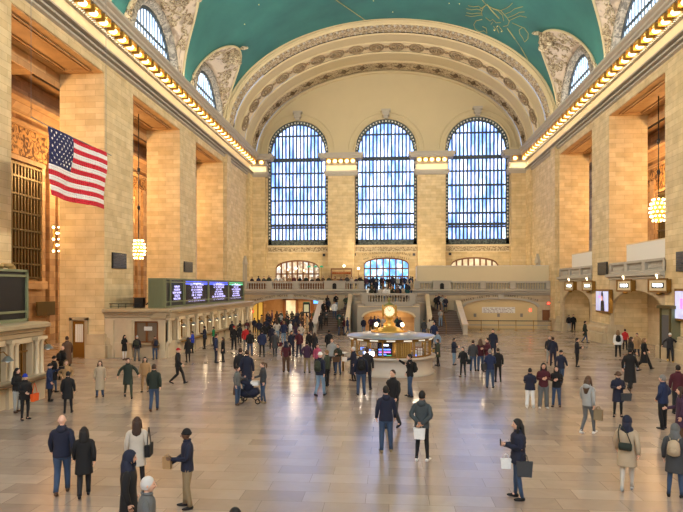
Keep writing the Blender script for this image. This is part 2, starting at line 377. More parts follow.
tn=3; wn=4
def lunette(s,xw,cy,visible=True):
    global tn,wn
    xo=xw+s*.35                      # window plane
    r=4.1; ro=4.75; zb=Z0+.05
    t=structure('trim_%d'%tn,(xw,cy,Z0)); tn+=1
    mb=MB().sh(); K=48; rows=[]
    inn=[];out=[]
    for i in range(K+1):
        a=PI*i/K; u=math.cos(a)
        inn.append(Vector((xw-s*.05,cy+ro*math.cos(a),zb+ro*math.sin(a)*1.02)))
        y=cy+LW*u; ph=outl(u)
        p=vpt(ph,y); 
        if s>0: p=Vector((2*XC-p.x,y,p.z))
        out.append(p)
    J=8
    for j in range(J+1):
        q=j/J; rows.append([inn[i].lerp(out[i],q)+Vector((0,0,.0)) for i in range(K+1)])
    mb.grid(rows); mb.build('carved_spandrel',M['lunette'],t)
    # smooth raised edging next to the green
    mb=MB().sh(); pts=[p+Vector((-s*.06,0,-.04)) for p in out]; mb.tube(pts,.11,8); mb.build('edging',M['plaster'],t)
    # relief ornament: figure group at the crown plus scattered scrolls
    mb=MB().sh(); rr=random.Random(int(cy*10)+s)
    for k in range(110):
        i=rr.randint(4,K-4); q=rr.uniform(.12,.9)
        p=inn[i].lerp(out[i],q); 
        d=Vector((-s*.35,0,-.25)).normalized(); p=p+d*.05
        a0=rr.uniform(0,6.28); rad=rr.uniform(.16,.42); pts=[]
        tang=(inn[min(i+1,K)].lerp(out[min(i+1,K)],q)-inn[i-1].lerp(out[i-1],q)).normalized(); rad2=(out[i]-inn[i]).normalized()
        for h in range(7):
            aa=a0+h*.7; pp=p+(tang*math.cos(aa)+rad2*math.sin(aa))*rad*(1-.08*h); pts.append(pp)
        mb.tube(pts,[.05+.05*math.sin(PI*h/6) for h in range(7)],5)
    top=out[K//2]
    for k in range(26):
        p=top+Vector((s*rr.uniform(.0,1.6),rr.uniform(-.7,.7),rr.uniform(-1.1,.05))); p=p+Vector((-s*.3,0,-.1))
        mb.ball(p,(rr.uniform(.12,.3),rr.uniform(.12,.3),rr.uniform(.14,.4)),7,5)
    mb.ball(top+Vector((-s*.5,0,.15)),(.5,.14,.2),8,6)
    mb.build('relief_figures',M['carve'],t)
    # window
    w=structure('window_%d'%wn,(xo,cy,zb)); wn+=1
    mb=MB().sh()
    arc=lambda R,x,zz=0:[Vector((x,cy+R*math.cos(PI*i/32),zb+zz+R*math.sin(PI*i/32))) for i in range(33)]
    mb.grid([arc(ro+.05,xw-s*.05),arc(ro-.25,xw-s*.35),arc(ro-.5,xw-s*.25),arc(r,xw+s*.1),arc(r-.1,xo+s*.1)]); mb.build('surround',M['archgrey'],w)
    mb=MB(); n=32
    mb.add([(xo,cy+r*math.cos(PI*i/n),zb+r*math.sin(PI*i/n)) for i in range(n+1)]+[(xo+s*.06,cy+r*math.cos(PI*i/n),zb+r*math.sin(PI*i/n)) for i in range(n+1)],[tuple(range(n+1)),tuple(range(2*n+1,n,-1))])
    mb.build('pane',M['sky_side'],w)
    mb=MB(); nb=15
    for k in range(1,nb):
        yy=cy-r+2*r*k/nb; h=math.sqrt(max(0,r*r-(yy-cy)**2)); mb.box(xo-s*.06,xo,yy-.035,yy+.035,zb,zb+h)
    mb.box(xo-s*.12,xo,cy-r*.86,cy+r*.86,zb+2.0,zb+2.16)
    mb.grid([arc(r+.02,xo-s*.15),arc(r-.28,xo-s*.15),arc(r-.28,xo)])
    mb.build('window_frame',M['iron'],w)
for c in LUNL[1:]: lunette(-1,XL,c)
for c in LUNR[1:]: lunette(1,XR,c)
# wall strip between and above the lunette windows is closed by the spandrels

# ---- end arch (soffit) between vault and window wall
def ell(phi,Y,off=0): return Vector((XC-(17.35+off)*math.cos(phi),Y,Z0-.1+(10.95+off)*math.sin(phi)))
def band(mb,Y0,Y1,o0,o1,n=96,a0=0,a1=PI):
    mb.grid([[ell(a0+(a1-a0)*i/n,Y0,o0) for i in range(n+1)],[ell(a0+(a1-a0)*i/n,Y1,o1) for i in range(n+1)]])
t=structure('trim_%d'%tn,(XC,70,Z0)); tn+=1
mb=MB().sh()
# face against the green, stepped mouldings, plain coves
prof=[(63.6,.75),(63.45,.7),(63.4,.45),(63.55,.35),(63.45,.22),(63.7,.12),(63.95,.2),(64.1,.02)]
for (y0,o0),(y1,o1) in zip(prof,prof[1:]): band(mb,y0,y1,o0,o1)
for (y0,o0),(y1,o1) in zip([(66.1,.0),(66.3,-.12),(66.5,.02),(68.6,.08),(68.75,-.06)],[(66.3,-.12),(66.5,.02),(68.6,.08),(68.75,-.06),(68.8,.1)]): band(mb,y0,y1,o0,o1)
for (y0,o0),(y1,o1) in zip([(71.6,.1),(71.7,-.08),(71.85,.0),(74.2,.0)],[(71.7,-.08),(71.85,.0),(74.2,.0),(74.35,-.1)]): band(mb,y0,y1,o0,o1)
band(mb,77.4,77.6,-.1,-.28); band(mb,77.6,78,-.28,-.25)
mb.build('arch_moulding',M['plaster'],t)
mb=MB().sh(); band(mb,64.1,66.1,.1,.1); band(mb,75.0,77.4,.02,.02)
mb.build('carved_band',M['carve'],t)
mb=MB().sh(); band(mb,68.8,71.6,.14,.14); band(mb,74.35,75.0,.02,.02); mb.build('plain_band',M['frieze'],t)
M['ros']=plain('brown rosette plaster',srgb(158,138,108),.8,noise=.2,nscale=3)
# leaf blocks of the outer band, rosettes, garland knots
def frame_at(phi,Y,off):
    p=ell(phi,Y,off); d=(ell(phi+.01,Y,off)-ell(phi-.01,Y,off)).normalized(); n=Vector((-d.z,0,d.x)); 
    if n.dot(Vector((XC,Y,Z0))-p)<0: n=-n
    return p,d,n
def ringpts(p,d,n,R,k=14,e=1.0): return [p+(d*math.cos(2*PI*i/k)+Vector((0,1,0))*e*math.sin(2*PI*i/k))*R for i in range(k+1)]
def even(step,Y=70):
    out=[];acc=0;ph=.02;last=ell(0,Y)
    while ph<PI-.02:
        p=ell(ph,Y); acc+=(p-last).length; last=p
        if acc>=step: out.append(ph); acc=0
        ph+=.002
    return out
mb=MB().sh()
for ph in even(2.35):
    p,d,n=frame_at(ph,70.2,.05)
    mb.tube(ringpts(p,d,n,.85,18,1.15),.1,6); mb.tube(ringpts(p+n*.05,d,n,.5,14,1.1),.09,6); mb.tube(ringpts(p+d*1.18,d,n,.2,8,1),.07,5); mb.ball(p+n*.05,.18,8,6)
    for k in range(8):
        a=2*PI*k/8; mb.ball(p+n*.04+(d*math.cos(a)+Vector((0,1,0))*math.sin(a))*.5,.09,6,4)
mb.build('rosette_row',M['ros'],t)
mb=MB().sh()
for ph in even(.62):
    p,d,n=frame_at(ph,64.5,.06); mb.ball(p,(.16,.2,.16),6,4); mb.ball(frame_at(ph,65.8,.06)[0],(.13,.12,.13),6,4)
mb.build('leaf_beads',M['trimstone'],t)
mb=MB().sh()
for ph in even(2.4):
    for dy,rr_ in ((76.0,.34),(75.6,.2),(76.4,.2)):
        p,d,n=frame_at(ph,dy,-.02); mb.ball(p,(rr_,rr_,rr_*.7),8,5)
    p,d,n=frame_at(ph,76.0,-.02); mb.tube([p-d*.7,p-d*.35+Vector((0,.25,0)),p,p+d*.35+Vector((0,.25,0)),p+d*.7],.08,5)
mb.build('garland_knots',M['letter'],t)

# ---- gold drawing on the vault (crab and ecliptic line)
def on_vault(px,py):
    k=(px-HX)/F; d=Vector((-ST+k*CT,CT+k*ST,(HY-py)/F)); o=Vector((0,0,EYE)); t0=10
    while t0<90:
        p=o+d*t0; e=((p.x-XC)/(A-.05))**2+((p.z-Z0)/(VB-.05))**2
        if p.z>Z0 and e>=1: return p
        t0+=.05
    return o+d*60
M['goldpaint']=plain('gold leaf line',srgb(168,160,104),.6,metal=.05)
mb=MB().sh()
def draw(pts,w=.055):
    P=[on_vault(440+x/5.69,y/5.69) for x,y in pts]; mb.tube(P,w*.6,5)
draw([(225,55),(262,28),(300,48),(345,60),(378,95),(395,120),(385,145),(360,150)]); draw([(240,90),(235,70),(245,45),(262,28)])
draw([(300,50),(330,60),(355,85),(362,118)]); draw([(260,100),(285,120),(300,110),(320,130),(345,128)])
draw([(268,25),(290,55),(338,106)],.09); draw([(383,160),(427,222)],.09); draw([(460,270),(480,305),(500,340)],.07); draw([(240,0),(262,25)],.05); draw([(427,222),(460,270)],.03)
for y0,x0 in ((35,160),(52,150),(75,150),(90,145)): draw([(x0,y0-3),(x0+30,y0+4),(x0+60,y0),(240,y0*.6+30)],.05)
for q in ([(345,60),(375,48),(395,35),(412,18)],[(372,80),(400,68),(425,50),(470,38)],[(388,100),(420,88),(450,70),(480,68)],[(392,118),(430,100),(455,90),(492,98)]): draw(q,.05)
draw([(240,110),(205,118),(192,140),(200,165),(225,182),(250,175),(268,190),(262,160),(240,150)],.05)
draw([(410,130),(450,148),(480,160),(502,190),(500,220),(482,240),(470,215),(455,195),(450,170),(465,158)],.05)
for q in ([(305,150),(318,168)],[(320,150),(335,188)],[(335,148),(358,180)],[(300,125),(290,140)]): draw(q,.05)
mb.build('trim_%d'%tn,M['goldpaint'],kind='structure'); tn+=1
mb=MB().sh(); 
for a,b_ in (((336,0),(365,20)),): mb.tube([on_vault(a[0]+(b_[0]-a[0])*i/6,a[1]+(b_[1]-a[1])*i/6) for i in range(7)],.04,5)
mb.build('trim_%d'%tn,M['goldpaint'],kind='structure'); tn+=1
mb=MB(); 
rs=random.Random(3)
for k in range(46):
    ph=rs.uniform(.7,2.5); yy=rs.uniform(20,62); p=vpt(ph,yy,A-.04,VB-.04); mb.ball(p,.06,6,4)
M['star']=plain('gilt star',srgb(240,220,150),.4); mb.build('trim_%d'%tn,M['star'],kind='structure'); tn+=1

# ---- strip wall helper: solid intervals along a run
def strips(mb,u0,u1,du,fn,place):
    n=max(1,int(round((u1-u0)/du)))
    for i in range(n):
        a=u0+(u1-u0)*i/n; b=u0+(u1-u0)*(i+1)/n
        ia=fn(a+1e-4); ib=fn(b-1e-4)
        if len(ia)!=len(ib): m_=fn((a+b)/2); ia=ib=m_
        for (p0,p1),(q0,q1) in zip(ia,ib):
            if p1-p0<1e-3 and q1-q0<1e-3: continue
            mb.hexa([place(a,p0,0),place(b,q0,0),place(b,q1,0),place(a,p1,0)],[place(a,p0,1),place(b,q0,1),place(b,q1,1),place(a,p1,1)])

# ---- window wall
WC=[(-12.1,4.05),(-.4,4.05),(11.45,4.1)]
ZS,ZB=22.85,10.3
def topz(x):
    q=max(0,1-((x-XC)/17.4)**2); return Z0-.1+11.0*math.sqrt(q)
def end_int(x):
    for c,h in WC:
        if abs(x-c)<h: return [(FL,ZB),(ZS+math.sqrt(h*h-(x-c)**2),max(topz(x)+.2,ZS+.1))]
    return [(FL,max(topz(x)+.2,22.2))]
edges=[XL]+[v for c,h in WC for v in (c-h,c+h)]+[XR]
mb=MB()
DOORC,DOORH=(-.35,3.0)
def wall_low(x): 
    return [(FL,22.2)]
# plaster part (above spring) and stone part (below)
mb.mat(1)
for a,b in zip(edges,edges[1:]):
    strips(mb,a,b,.22,lambda x:[(max(22.2,i0),i1) for i0,i1 in end_int(x) if i1>22.21],lambda u,z,k:(u,YE+k*.8,z))
mb.mat(0)
def niches(x):
    out=[(FL,4.35)]
    tops=[(-12.2,2.95,7.3,8.35),(-.35,2.95,7.8,8.65),(11.1,3.05,7.7,8.65)]
    z=4.35
    for c,h,zs,zt in tops:
        if abs(x-c)<h: z=zs+(zt-zs)*math.sqrt(max(0,1-((x-c)/h)**2)); 
    res=[(FL,4.35)] 
    lim=ZB if any(abs(x-c)<h for c,h in WC) else 22.2
    res.append((z,lim)); return res
ed2=sorted(edges+[v for c,h in ((-12.2,2.95),(-.35,2.95),(11.1,3.05)) for v in (c-h,c+h)])
for a,b in zip(ed2,ed2[1:]): strips(mb,a,b,.25,niches,lambda u,z,k:(u,YE+k*.8,z))
# pilasters between the windows
for x0,x1 in ((XL,-16.4),(-8.0,-4.5),(3.7,7.3),(15.6,XR)): mb.box(x0,x1,YE-1.0,YE+.1,4.3,20.9)
we=mb.build('wall_end',[M['stone'],M['plaster']],kind='structure')
mb=MB()
for c,h in WC:
    mb.box(c-h-.05,c+h+.05,YE-.25,YE,10.05,10.3); mb.box(c-h,c+h,YE-.12,YE,9.35,9.45)
mb.build('sill_moulding',M['frieze'],we)
mb=MB()
for c,h in WC: mb.box(c-h+.05,c+h-.05,YE-.06,YE,9.45,10.05)
mb.build('carved_band',M['carve'],we)
# archivolt rings and keystone brackets
mb=MB().sh()
for c,h in WC:
    arc=lambda R,y:[Vector((c+R*math.cos(PI*i/40),y,ZS+R*math.sin(PI*i/40))) for i in range(41)]
    mb.grid([arc(h,YE+.1),arc(h,YE-.12),arc(h+.25,YE-.16),arc(h+.3,YE-.02)]); mb.grid([arc(h+.75,YE-.02),arc(h+.8,YE-.1),arc(h+.9,YE-.1),arc(h+.95,YE+.02)])
    mb.smooth=False
    mb.smooth=True
mb.build('archivolt',M['plaster'],we)
mb=MB()
for c,h in WC: mb.box(c-.6,c+.6,YE-.75,YE,ZS+h+.85,ZS+h+1.15); mb.box(c-.45,c+.45,YE-.65,YE,ZS+h+.35,ZS+h+.85); mb.box(c-.3,c+.3,YE-.5,YE,ZS+h+.0,ZS+h+.35)
mb.build('keystone_brackets',M['trimstone'],we)
# pilaster capitals with lamps
lampC=None
for i,(x0,x1) in enumerate(((XL,-16.2),(-8.2,-4.3),(3.5,7.5),(15.4,XR))):
    y0=YE-1.0; y1=YE+.05; t=structure('trim_%d'%tn,((x0+x1)/2,y0,19)); tn+=1
    mb=MB()
    for d,za,zb_ in ((.12,19.3,19.45),(.22,19.45,19.7),(.3,19.7,19.95),(.05,19.95,20.75),(.2,20.75,20.95),(.75,21.45,21.7),(.9,21.7,21.95),(1.0,21.95,22.15)):
        mb.mat(1 if za==19.95 else 0); mb.box(x0-(d if i not in(0,) else 0),x1+(d if i!=3 else 0),y0-d,y1,za,zb_)
    mb.mat(0); mb.box(x0,x1,y0-.2,y1,20.95,21.45)
    x=x0
    while x<x1: mb.box(x,x+.12,y0-.34,y0-.2,20.78,20.93); x+=.25
    mb.build('capital',[M['trimstone'],M['frieze']],t)
    n=5 if x1-x0>3 else 2
    for k in range(n):
        xx=x0+(x1-x0)*(k+.5)/n
        loc=(xx,y0-.5,21.2)
        if lampC is None:
            lampC=thing('cornice_lamp',loc,'round bulb glowing on a pilaster capital of the window wall','lamp','bulbs on the capitals of the window wall')
            mb=MB(); mb.box(xx-.34,xx-.28,loc[1]-.25,loc[1]+.3,20.95,21.4); mb.box(xx+.28,xx+.34,loc[1]-.25,loc[1]+.3,20.95,21.4); mb.box(xx-.3,xx+.3,loc[1]-.25,loc[1]+.3,21.34,21.43); mb.build('bracket',M['gold'],lampC)
            mb=MB().sh(); mb.ball((xx,loc[1],21.14),(.24,.2,.2),10,6); mb.build('bulb',M['bulb'],lampC)
        else: dup(lampC,loc)

# the three great windows
for wi,(c,h) in enumerate(WC):
    w=structure('window_%d'%(wi+1),(c,YE,ZB)); yp=YE+.5
    n=40
    poly=[(c-h,ZB),(c+h,ZB)]+[(c+h*math.cos(PI*i/n),ZS+h*math.sin(PI*i/n)) for i in range(n+1)]
    mb=MB(); mb.prism(poly,'y',yp,yp+.05); mb.build('pane',M['sky_end'],w)
    mb=MB(); fw=.42
    mb.box(c-h,c-h+fw,YE+.05,yp,ZB,ZS); mb.box(c+h-fw,c+h,YE+.05,yp,ZB,ZS); mb.box(c-h,c+h,YE+.05,yp,ZB,ZB+.75)
    arc=lambda R,y:[Vector((c+R*math.cos(PI*i/n),y,ZS+R*math.sin(PI*i/n))) for i in range(n+1)]
    mb.grid([arc(h,YE+.05),arc(h-fw-.1,YE+.05),arc(h-fw-.1,yp)])
    # studs of light glass along the border
    mb.build('window_frame',M['winring'],w)
    mb=MB()
    for k in range(28):
        z=ZB+1.0+k*.45
        for sx in (-1,1): mb.ball((c+sx*(h-.2),YE+.04,z),(.1,.03,.12),6,4)
    for k in range(1,28):
        a=PI*k/28; mb.ball((c+(h-.26)*math.cos(a),YE+.04,ZS+(h-.26)*math.sin(a)),(.1,.03,.12),6,4)
    mb.build('border_studs',M['white'],w)
    mb=MB(); nb=15
    for k in range(1,nb):
        x=c-h+fw+(2*h-2*fw)*k/nb; zt=ZS+math.sqrt(max(0,(h-.35)**2-(x-c)**2)); bw=.1
        mb.box(x-bw,x+bw,YE+.3,yp,ZB,zt)
    mb.build('mullion_bars',M['iron'],w)
    mb=MB()
    for z,t_ in ((21.75,.17),(19.95,.07),(18.1,.09),(16.3,.07),(14.45,.09),(13.0,.12),(12.65,.08),(24.95,.07)):
        hw=h-.2 if z<ZS else math.sqrt((h-.3)**2-(z-ZS)**2)
        mb.box(c-hw,c+hw,YE+.25,yp,z-t_*1.4,z+t_*1.4)
    mb.build('transom_bars',M['iron'],w)

# ---- inner galleries behind the openings
def gallery(s,xw,ops,name,n_extra):
    xb=xw+s*DEP; xg=xw+s*9.0
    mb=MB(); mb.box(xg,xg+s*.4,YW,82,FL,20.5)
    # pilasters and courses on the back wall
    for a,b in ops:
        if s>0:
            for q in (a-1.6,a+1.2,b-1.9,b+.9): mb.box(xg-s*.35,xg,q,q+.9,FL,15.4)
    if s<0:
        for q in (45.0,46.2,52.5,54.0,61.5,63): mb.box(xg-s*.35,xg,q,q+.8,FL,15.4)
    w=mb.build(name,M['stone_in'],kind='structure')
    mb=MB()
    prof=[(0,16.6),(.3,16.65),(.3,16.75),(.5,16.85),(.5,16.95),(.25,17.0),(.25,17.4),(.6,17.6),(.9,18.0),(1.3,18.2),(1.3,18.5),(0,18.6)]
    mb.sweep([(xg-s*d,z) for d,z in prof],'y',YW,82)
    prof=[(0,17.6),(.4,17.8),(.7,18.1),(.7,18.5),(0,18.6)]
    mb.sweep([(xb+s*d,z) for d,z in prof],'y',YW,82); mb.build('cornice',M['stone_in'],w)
    mb=MB(); mb.box(xb,xg,YW,82,20.3,20.6)
    for y in [o[0]-2.2 for o in ops]+[ops[-1][1]+2]: mb.box(xb,xg,y-.5,y+.5,19.6,20.3)
    mb.mat(1)
    for a,b in ops:
        y0,y1=a-.2,b+.2; x0,x1=sorted((xb+s*1.5,xg-s*1.5))
        mb.box(x0,x1,y0,y1,20.1,20.3)
    mb.mat(2)
    for a,b in ops:
        for i in range(4):
            for j in range(3):
                x=min(xb+s*1.9,xg-s*1.9)+j*.75; y=a+.4+i*2.3; mb.box(x,x+.4,y,y+1.3,20.04,20.1)
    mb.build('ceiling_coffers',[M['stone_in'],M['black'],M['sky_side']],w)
    return w,xg
gl,xgl=gallery(-1,XL,OPL,'wall_gallery_left',0); gr,xgr=gallery(1,XR,OPR,'wall_gallery_right',0)
# bronze grille windows on the back walls
k=wn
for s,xg,ops in ((-1,xgl,OPL),(1,xgr,OPR)):
    for (a,b) in ops:
        cy=(a+b)/2+ (7.2 if s<0 and a>20 else 0) ; cy=min(cy,62)
        if s<0 and 27<a<28: cy=41.6
        if s<0 and 40<a<42: cy=58.0
        if s<0 and a>54: cy=72
        w=structure('window_%d'%k,(xg,cy,5)); k+=1
        x=xg-s*.02; hw=2.3 if s<0 else 2.3
        mb=MB(); mb.box(x,x-s*.1,cy-hw,cy+hw,5.4,13.9); mb.build('pane',M['wood'],w)
        mb=MB(); xf=x-s*.1
        for q in range(13):
            yy=cy-hw+2*hw*q/12; mb.box(xf,xf-s*.12,yy-.07,yy+.07,5.4,13.9)
        for z in (5.4,6.4,7.6,8.9,10.2,11.5,12.8,13.7): mb.box(xf,xf-s*.18,cy-hw-.1,cy+hw+.1,z,z+.14)
        mb.build('grille',M['bronze'],w)
        mb=MB(); mb.box(xg,xg-s*.35,cy-hw-.5,cy-hw-.1,4.8,14.2); mb.box(xg,xg-s*.35,cy+hw+.1,cy+hw+.5,4.8,14.2); mb.box(xg,xg-s*.5,cy-hw-.6,cy+hw+.6,4.6,5.2); mb.box(xg,xg-s*.4,cy-hw-.5,cy+hw+.5,14.0,14.3)
        mb.build('frame',M['stone_in'],w)
    mb=MB(); mb.box(xg-s*.16,xg,20,75,14.5,16.6); mb.build('trim_%d'%tn,M['carve_w'],kind='structure'); tn+=1

# ---- wall behind the camera with its bright windows
mb=MB()
def west_int(x):
    for c,h in WC:
        if abs(x-c)<h: return [(FL,ZB),(ZS+math.sqrt(h*h-(x-c)**2),35)]
    return [(FL,35)]
for a,b in zip(edges,edges[1:]): strips(mb,a,b,.5,west_int,lambda u,z,k:(u,YW-k*.6,z))
mb.box(-30,XL,YW-.6,YW,FL,22); mb.box(XR,29,YW-.6,YW,FL,22)
mb.build('wall_behind',M['plaster'],kind='structure')
for c,h in WC:
    n=24; poly=[(c-h,ZB),(c+h,ZB)]+[(c+h*math.cos(PI*i/n),ZS+h*math.sin(PI*i/n)) for i in range(n+1)]
    w=structure('window_%d'%k,(c,YW,ZB)); k+=1
    mb=MB(); mb.prism(poly,'y',YW-.5,YW-.45); mb.build('pane',M['sky_west'],w)
    mb=MB()
    for q in range(1,8): x=c-h+2*h*q/8; mb.box(x-.06,x+.06,YW-.44,YW-.3,ZB,ZS)
    mb.box(c-h,c+h,YW-.44,YW-.3,16,16.3); mb.build('mullion_bars',M['iron'],w)
# ================================================================ BALCONY AND STAIRS
YB=65.5; BF=4.3
X=lambda px,Y=YB: at_plane_y(px,300,Y).x
def seg(x,c,h,zs,zt): return zs+(zt-zs)*math.sqrt(max(0,1-((x-c)/h)**2))
LA=(-11.0,4.6,2.3,3.45); RA=(12.15,3.95,2.5,3.45)
def bal_int(x):
    if abs(x-LA[0])<LA[1]: return [(seg(x,*LA),4.0)]
    if abs(x-RA[0])<RA[1]: return [(seg(x,*RA),4.0)]
    return [(FL,4.0)]
mb=MB(); ed=[XL,LA[0]-LA[1],LA[0]+LA[1],RA[0]-RA[1],RA[0]+RA[1],XR]
for a,b in zip(ed,ed[1:]): strips(mb,a,b,.25,bal_int,lambda u,z,k:(u,YB+.1+k*1.1,z))
wb=mb.build('wall_balcony',M['stone_low'],kind='structure')
mb=MB(); mb.box(XL,XR,YB+.1,YE,4.0,BF)
mb.sweep([(YB+.1-d,z) for d,z in [(0,3.85),(.12,3.9),(.12,3.98),(.35,4.06),(.35,4.2),(.5,4.28),(.5,4.4),(.2,4.48),(.0,4.5)]],'x',XL,XR)
mb.box(XL,XR,YB+.05,YB+.12,3.4,3.44)
mb.build('balcony_slab',M['trimstone'],wb)
mb=MB()
for A_ in (LA,RA):
    n=30; r0=[];r1=[]
    for i in range(n+1):
        x=A_[0]-A_[1]+2*A_[1]*i/n; z=seg(x,*A_); r0.append((x,YB+.02,z)); r1.append((x*1.0+(x-A_[0])*.06,YB+.02,z+.18))
    mb.grid([[(p[0],YB+.1,p[2]) for p in r0],r0,r1,[(p[0],YB+.12,p[2]) for p in r1]])
    mb.box(A_[0]-.3,A_[0]+.3,YB-.1,YB+.1,3.4,4.0)
mb.build('arch_moulding',M['trimstone'],wb)
M['letter2']=plain('dark metal lettering',srgb(60,48,36),.6)
arch_words('TRACKS 100 TO 117',RA[0],YB+.03,-11.46,15.25,.31,M['letter2'],wb,-.148)
arch_words('TRACKS 11 TO 18',RA[0],YB+.03,-11.46,15.25,.31,M['letter2'],wb,.148)
arch_words('GRAND HYATT HOTEL',LA[0],YB+.03,-11.44,15.25,.31,M['letter2'],wb,-.155)
arch_words('DINING CONCOURSE',LA[0],YB+.03,-11.44,15.25,.31,M['letter2'],wb,.155)
arch_words('TO VANDERBILT AVENUE',-.35,YE-.03,-6.0,15.3,.42,M['letter'],we)
arch_words('AND FORTY THIRD STREET',-.35,YE-.03,-6.0,14.72,.36,M['letter'],we)

BAL=[(0.075,0),(.075,.05),(.04,.08),(.055,.16),(.075,.26),(.05,.4),(.035,.5),(.06,.56),(.075,.6),(.075,.66)]
def balusters(mb,p0,p1,step=.27,sc_=1,n=8):
    p0=Vector(p0);p1=Vector(p1); k=max(1,int((p1-p0).length/step))
    mb.smooth=True
    for i in range(k):
        c=p0.lerp(p1,(i+.5)/k); mb.lathe([(r*1.05,z*sc_) for r,z in BAL],tuple(c),n)
    mb.smooth=False
def bar(mb,p0,p1,w,z0,z1):
    p0=Vector(p0);p1=Vector(p1); d=(p1-p0); d.z=0; d.normalize(); q=Vector((-d.y,d.x,0))*w/2
    up0=Vector((0,0,z0));up1=Vector((0,0,z1))
    mb.hexa([p0-q+up0,p0+q+up0,p0+q+up1,p0-q+up1],[p1-q+up0,p1+q+up0,p1+q+up1,p1-q+up1])
def balustrade(label,ptsz,pedestals=(0,-1),group=None,mat='trimstone'):
    """run of points (at walking level): plinth bar, balusters, rail, pedestals at the ends"""
    P=[Vector(p) for p in ptsz]; o=tuple(P[0])
    t=thing('balustrade',o,label,'balustrade',group)
    mb=MB(); 
    for a,b in zip(P,P[1:]): bar(mb,a,b,.36,0,.2)
    mb.build('plinth',M[mat],t)
    mb=MB()
    for a,b in zip(P,P[1:]): balusters(mb,a+Vector((0,0,.2)),b+Vector((0,0,.2)))
    mb.build('balusters',M[mat],t)
    mb=MB()
    for a,b in zip(P,P[1:]): bar(mb,a,b,.44,.86,1.06)
    mb.build('rail',M[mat],t)
    for q in (pedestals or ()):
        p=P[q]; mb=MB(); mb.box(p.x-.3,p.x+.3,p.y-.26,p.y+.26,p.z,p.z+1.1); mb.build('pedestal',M[mat],t)
    return t
zb=BF+.02
xs=[-16.3,X(269),X(295.6),X(324)]
balustrade('stone balustrade bay in front of the restaurant, the one beside the departure board',[(xs[0],YB+.3,zb),(xs[1],YB+.3,zb)])
balustrade('stone balustrade bay in front of the restaurant tables, above the left arch crown',[(xs[1],YB+.3,zb),(xs[2],YB+.3,zb)],(-1,))
balustrade('stone balustrade bay between the left arch crown and the pier with a dark niche',[(xs[2]+.3,YB+.3,zb),(xs[3]-.1,YB+.3,zb)],())
balustrade('short stone balustrade bay left of the crowded central stair head',[(X(345.5),YB+.3,zb),(X(361),YB+.3,zb)],(-1,))
balustrade('short stone balustrade bay right of the crowded central stair head',[(X(417),YB+.3,zb),(X(432.5),YB+.3,zb)],(0,))
balustrade('stone balustrade bay under the cream hoarding, beside the right niche pier',[(X(451.6),YB+.3,zb),(X(483),YB+.3,zb)],(-1,))
balustrade('stone balustrade bay under the middle of the cream hoarding',[(X(483)+.3,YB+.3,zb),(X(513),YB+.3,zb)],(-1,))
balustrade('stone balustrade bay under the cream hoarding at the right wall',[(X(513)+.3,YB+.3,zb),(17.3,YB+.3,zb)],(-1,))
for px0,px1,lab in ((324,345,'stone niche pier on the balcony edge beside the left stair'),(433,451,'stone niche pier on the balcony edge at the left end of the hoarding')):
    t=thing('balcony_pier',(X((px0+px1)/2),YB+.3,zb),lab,'pier')
    a,b=X(px0),X(px1); mb=MB(); mb.box(a,b,YB-.02,YB+.62,zb,zb+1.06); mb.box(a-.05,b+.05,YB-.08,YB+.68,zb+1.0,zb+1.14); mb.build('block',M['trimstone'],t)
    c=(a+b)/2; mb=MB(); mb.prism([(c-.22,zb+.2),(c+.22,zb+.2)]+[(c+.22*math.cos(PI*i/8),zb+.65+.22*math.sin(PI*i/8)) for i in range(9)],'y',YB-.05,YB); mb.build('niche',M['dark'],t)

# hoarding on the right half of the balcony
t=thing('hoarding',(10,66.4,BF),'long cream hoarding standing on the balcony behind the right balustrade','hoarding')
x0,x1=X(417,66.4),17.5; mb=MB(); mb.box(x0,x1,66.4,66.5,BF,7.1); mb.build('board_face',M['panelc'],t)
mb=MB(); mb.box(x0-.04,x0+.04,66.4,69,BF,7.1); mb.build('return_board',M['white'],t)
mb=MB(); mb.box(x0,x1,66.36,66.52,7.06,7.12); mb.build('capping',M['white'],t)

# door screen and restaurant window in the end wall
def screen(name,c,h,zs,zt,zrows,ncol,mat,label,cat,z0=BF):
    t=thing(name,(c,YE+.3,z0),label,cat)
    n=24; poly=[(c-h,z0),(c+h,z0)]+[(c+h*math.cos(PI*i/n),zs+(zt-zs)*math.sin(PI*i/n)) for i in range(n+1)]
    mb=MB(); mb.prism(poly,'y',YE+.42,YE+.46); mb.build('glass',mat,t)
    mb=MB()
    for k_ in range(ncol+1):
        x=c-h+2*h*k_/ncol; zt_=seg(min(max(x,c-h+.05),c+h-.05),c,h,zs,zt); mb.box(x-.1,x+.1,YE+.2,YE+.42,z0,zt_)
    for z in zrows: mb.box(c-h,c+h,YE+.2,YE+.42,z-.09,z+.09)
    rows=[[(c+(h-q)*math.cos(PI*i/n),y,zs+(zt-zs-q)*math.sin(PI*i/n)) for i in range(n+1)] for q,y in ((0,YE+.12),(.2,YE+.12),(.2,YE+.42))]
    mb.grid(rows); mb.build('frame',M['wood'],t); return t
screen('entrance_screen',-.35,2.95,7.8,8.65,(6.15,7.2),7,M['door_sky'],'arched wooden entrance screen with blue daylight in its glass doors','entrance')
screen('restaurant_window',-12.2,2.95,7.3,8.35,(6.5,),8,M['shop'],'arched wooden restaurant window with lit interior above the left balcony','window')
screen('arched_window',11.1,3.05,7.7,8.65,(6.9,),8,M['shop2'],'low arched window glowing amber above the cream hoarding','window')
for px,py,lab in ((354.6,254.5,'square black speaker on the wall left of the entrance arch'),(414,254.5,'square black speaker on the wall right of the entrance arch'),(450,254,'square black speaker on the wall left of the amber window'),(324,255,'square black speaker on the wall right of the restaurant window')):
    p=at_plane_y(px,py,YE); mb=MB(); mb.box(p.x-.17,p.x+.17,YE-.12,YE,p.z-.17,p.z+.17); tag(mb.build('wall_speaker',M['black']),lab,'speaker')
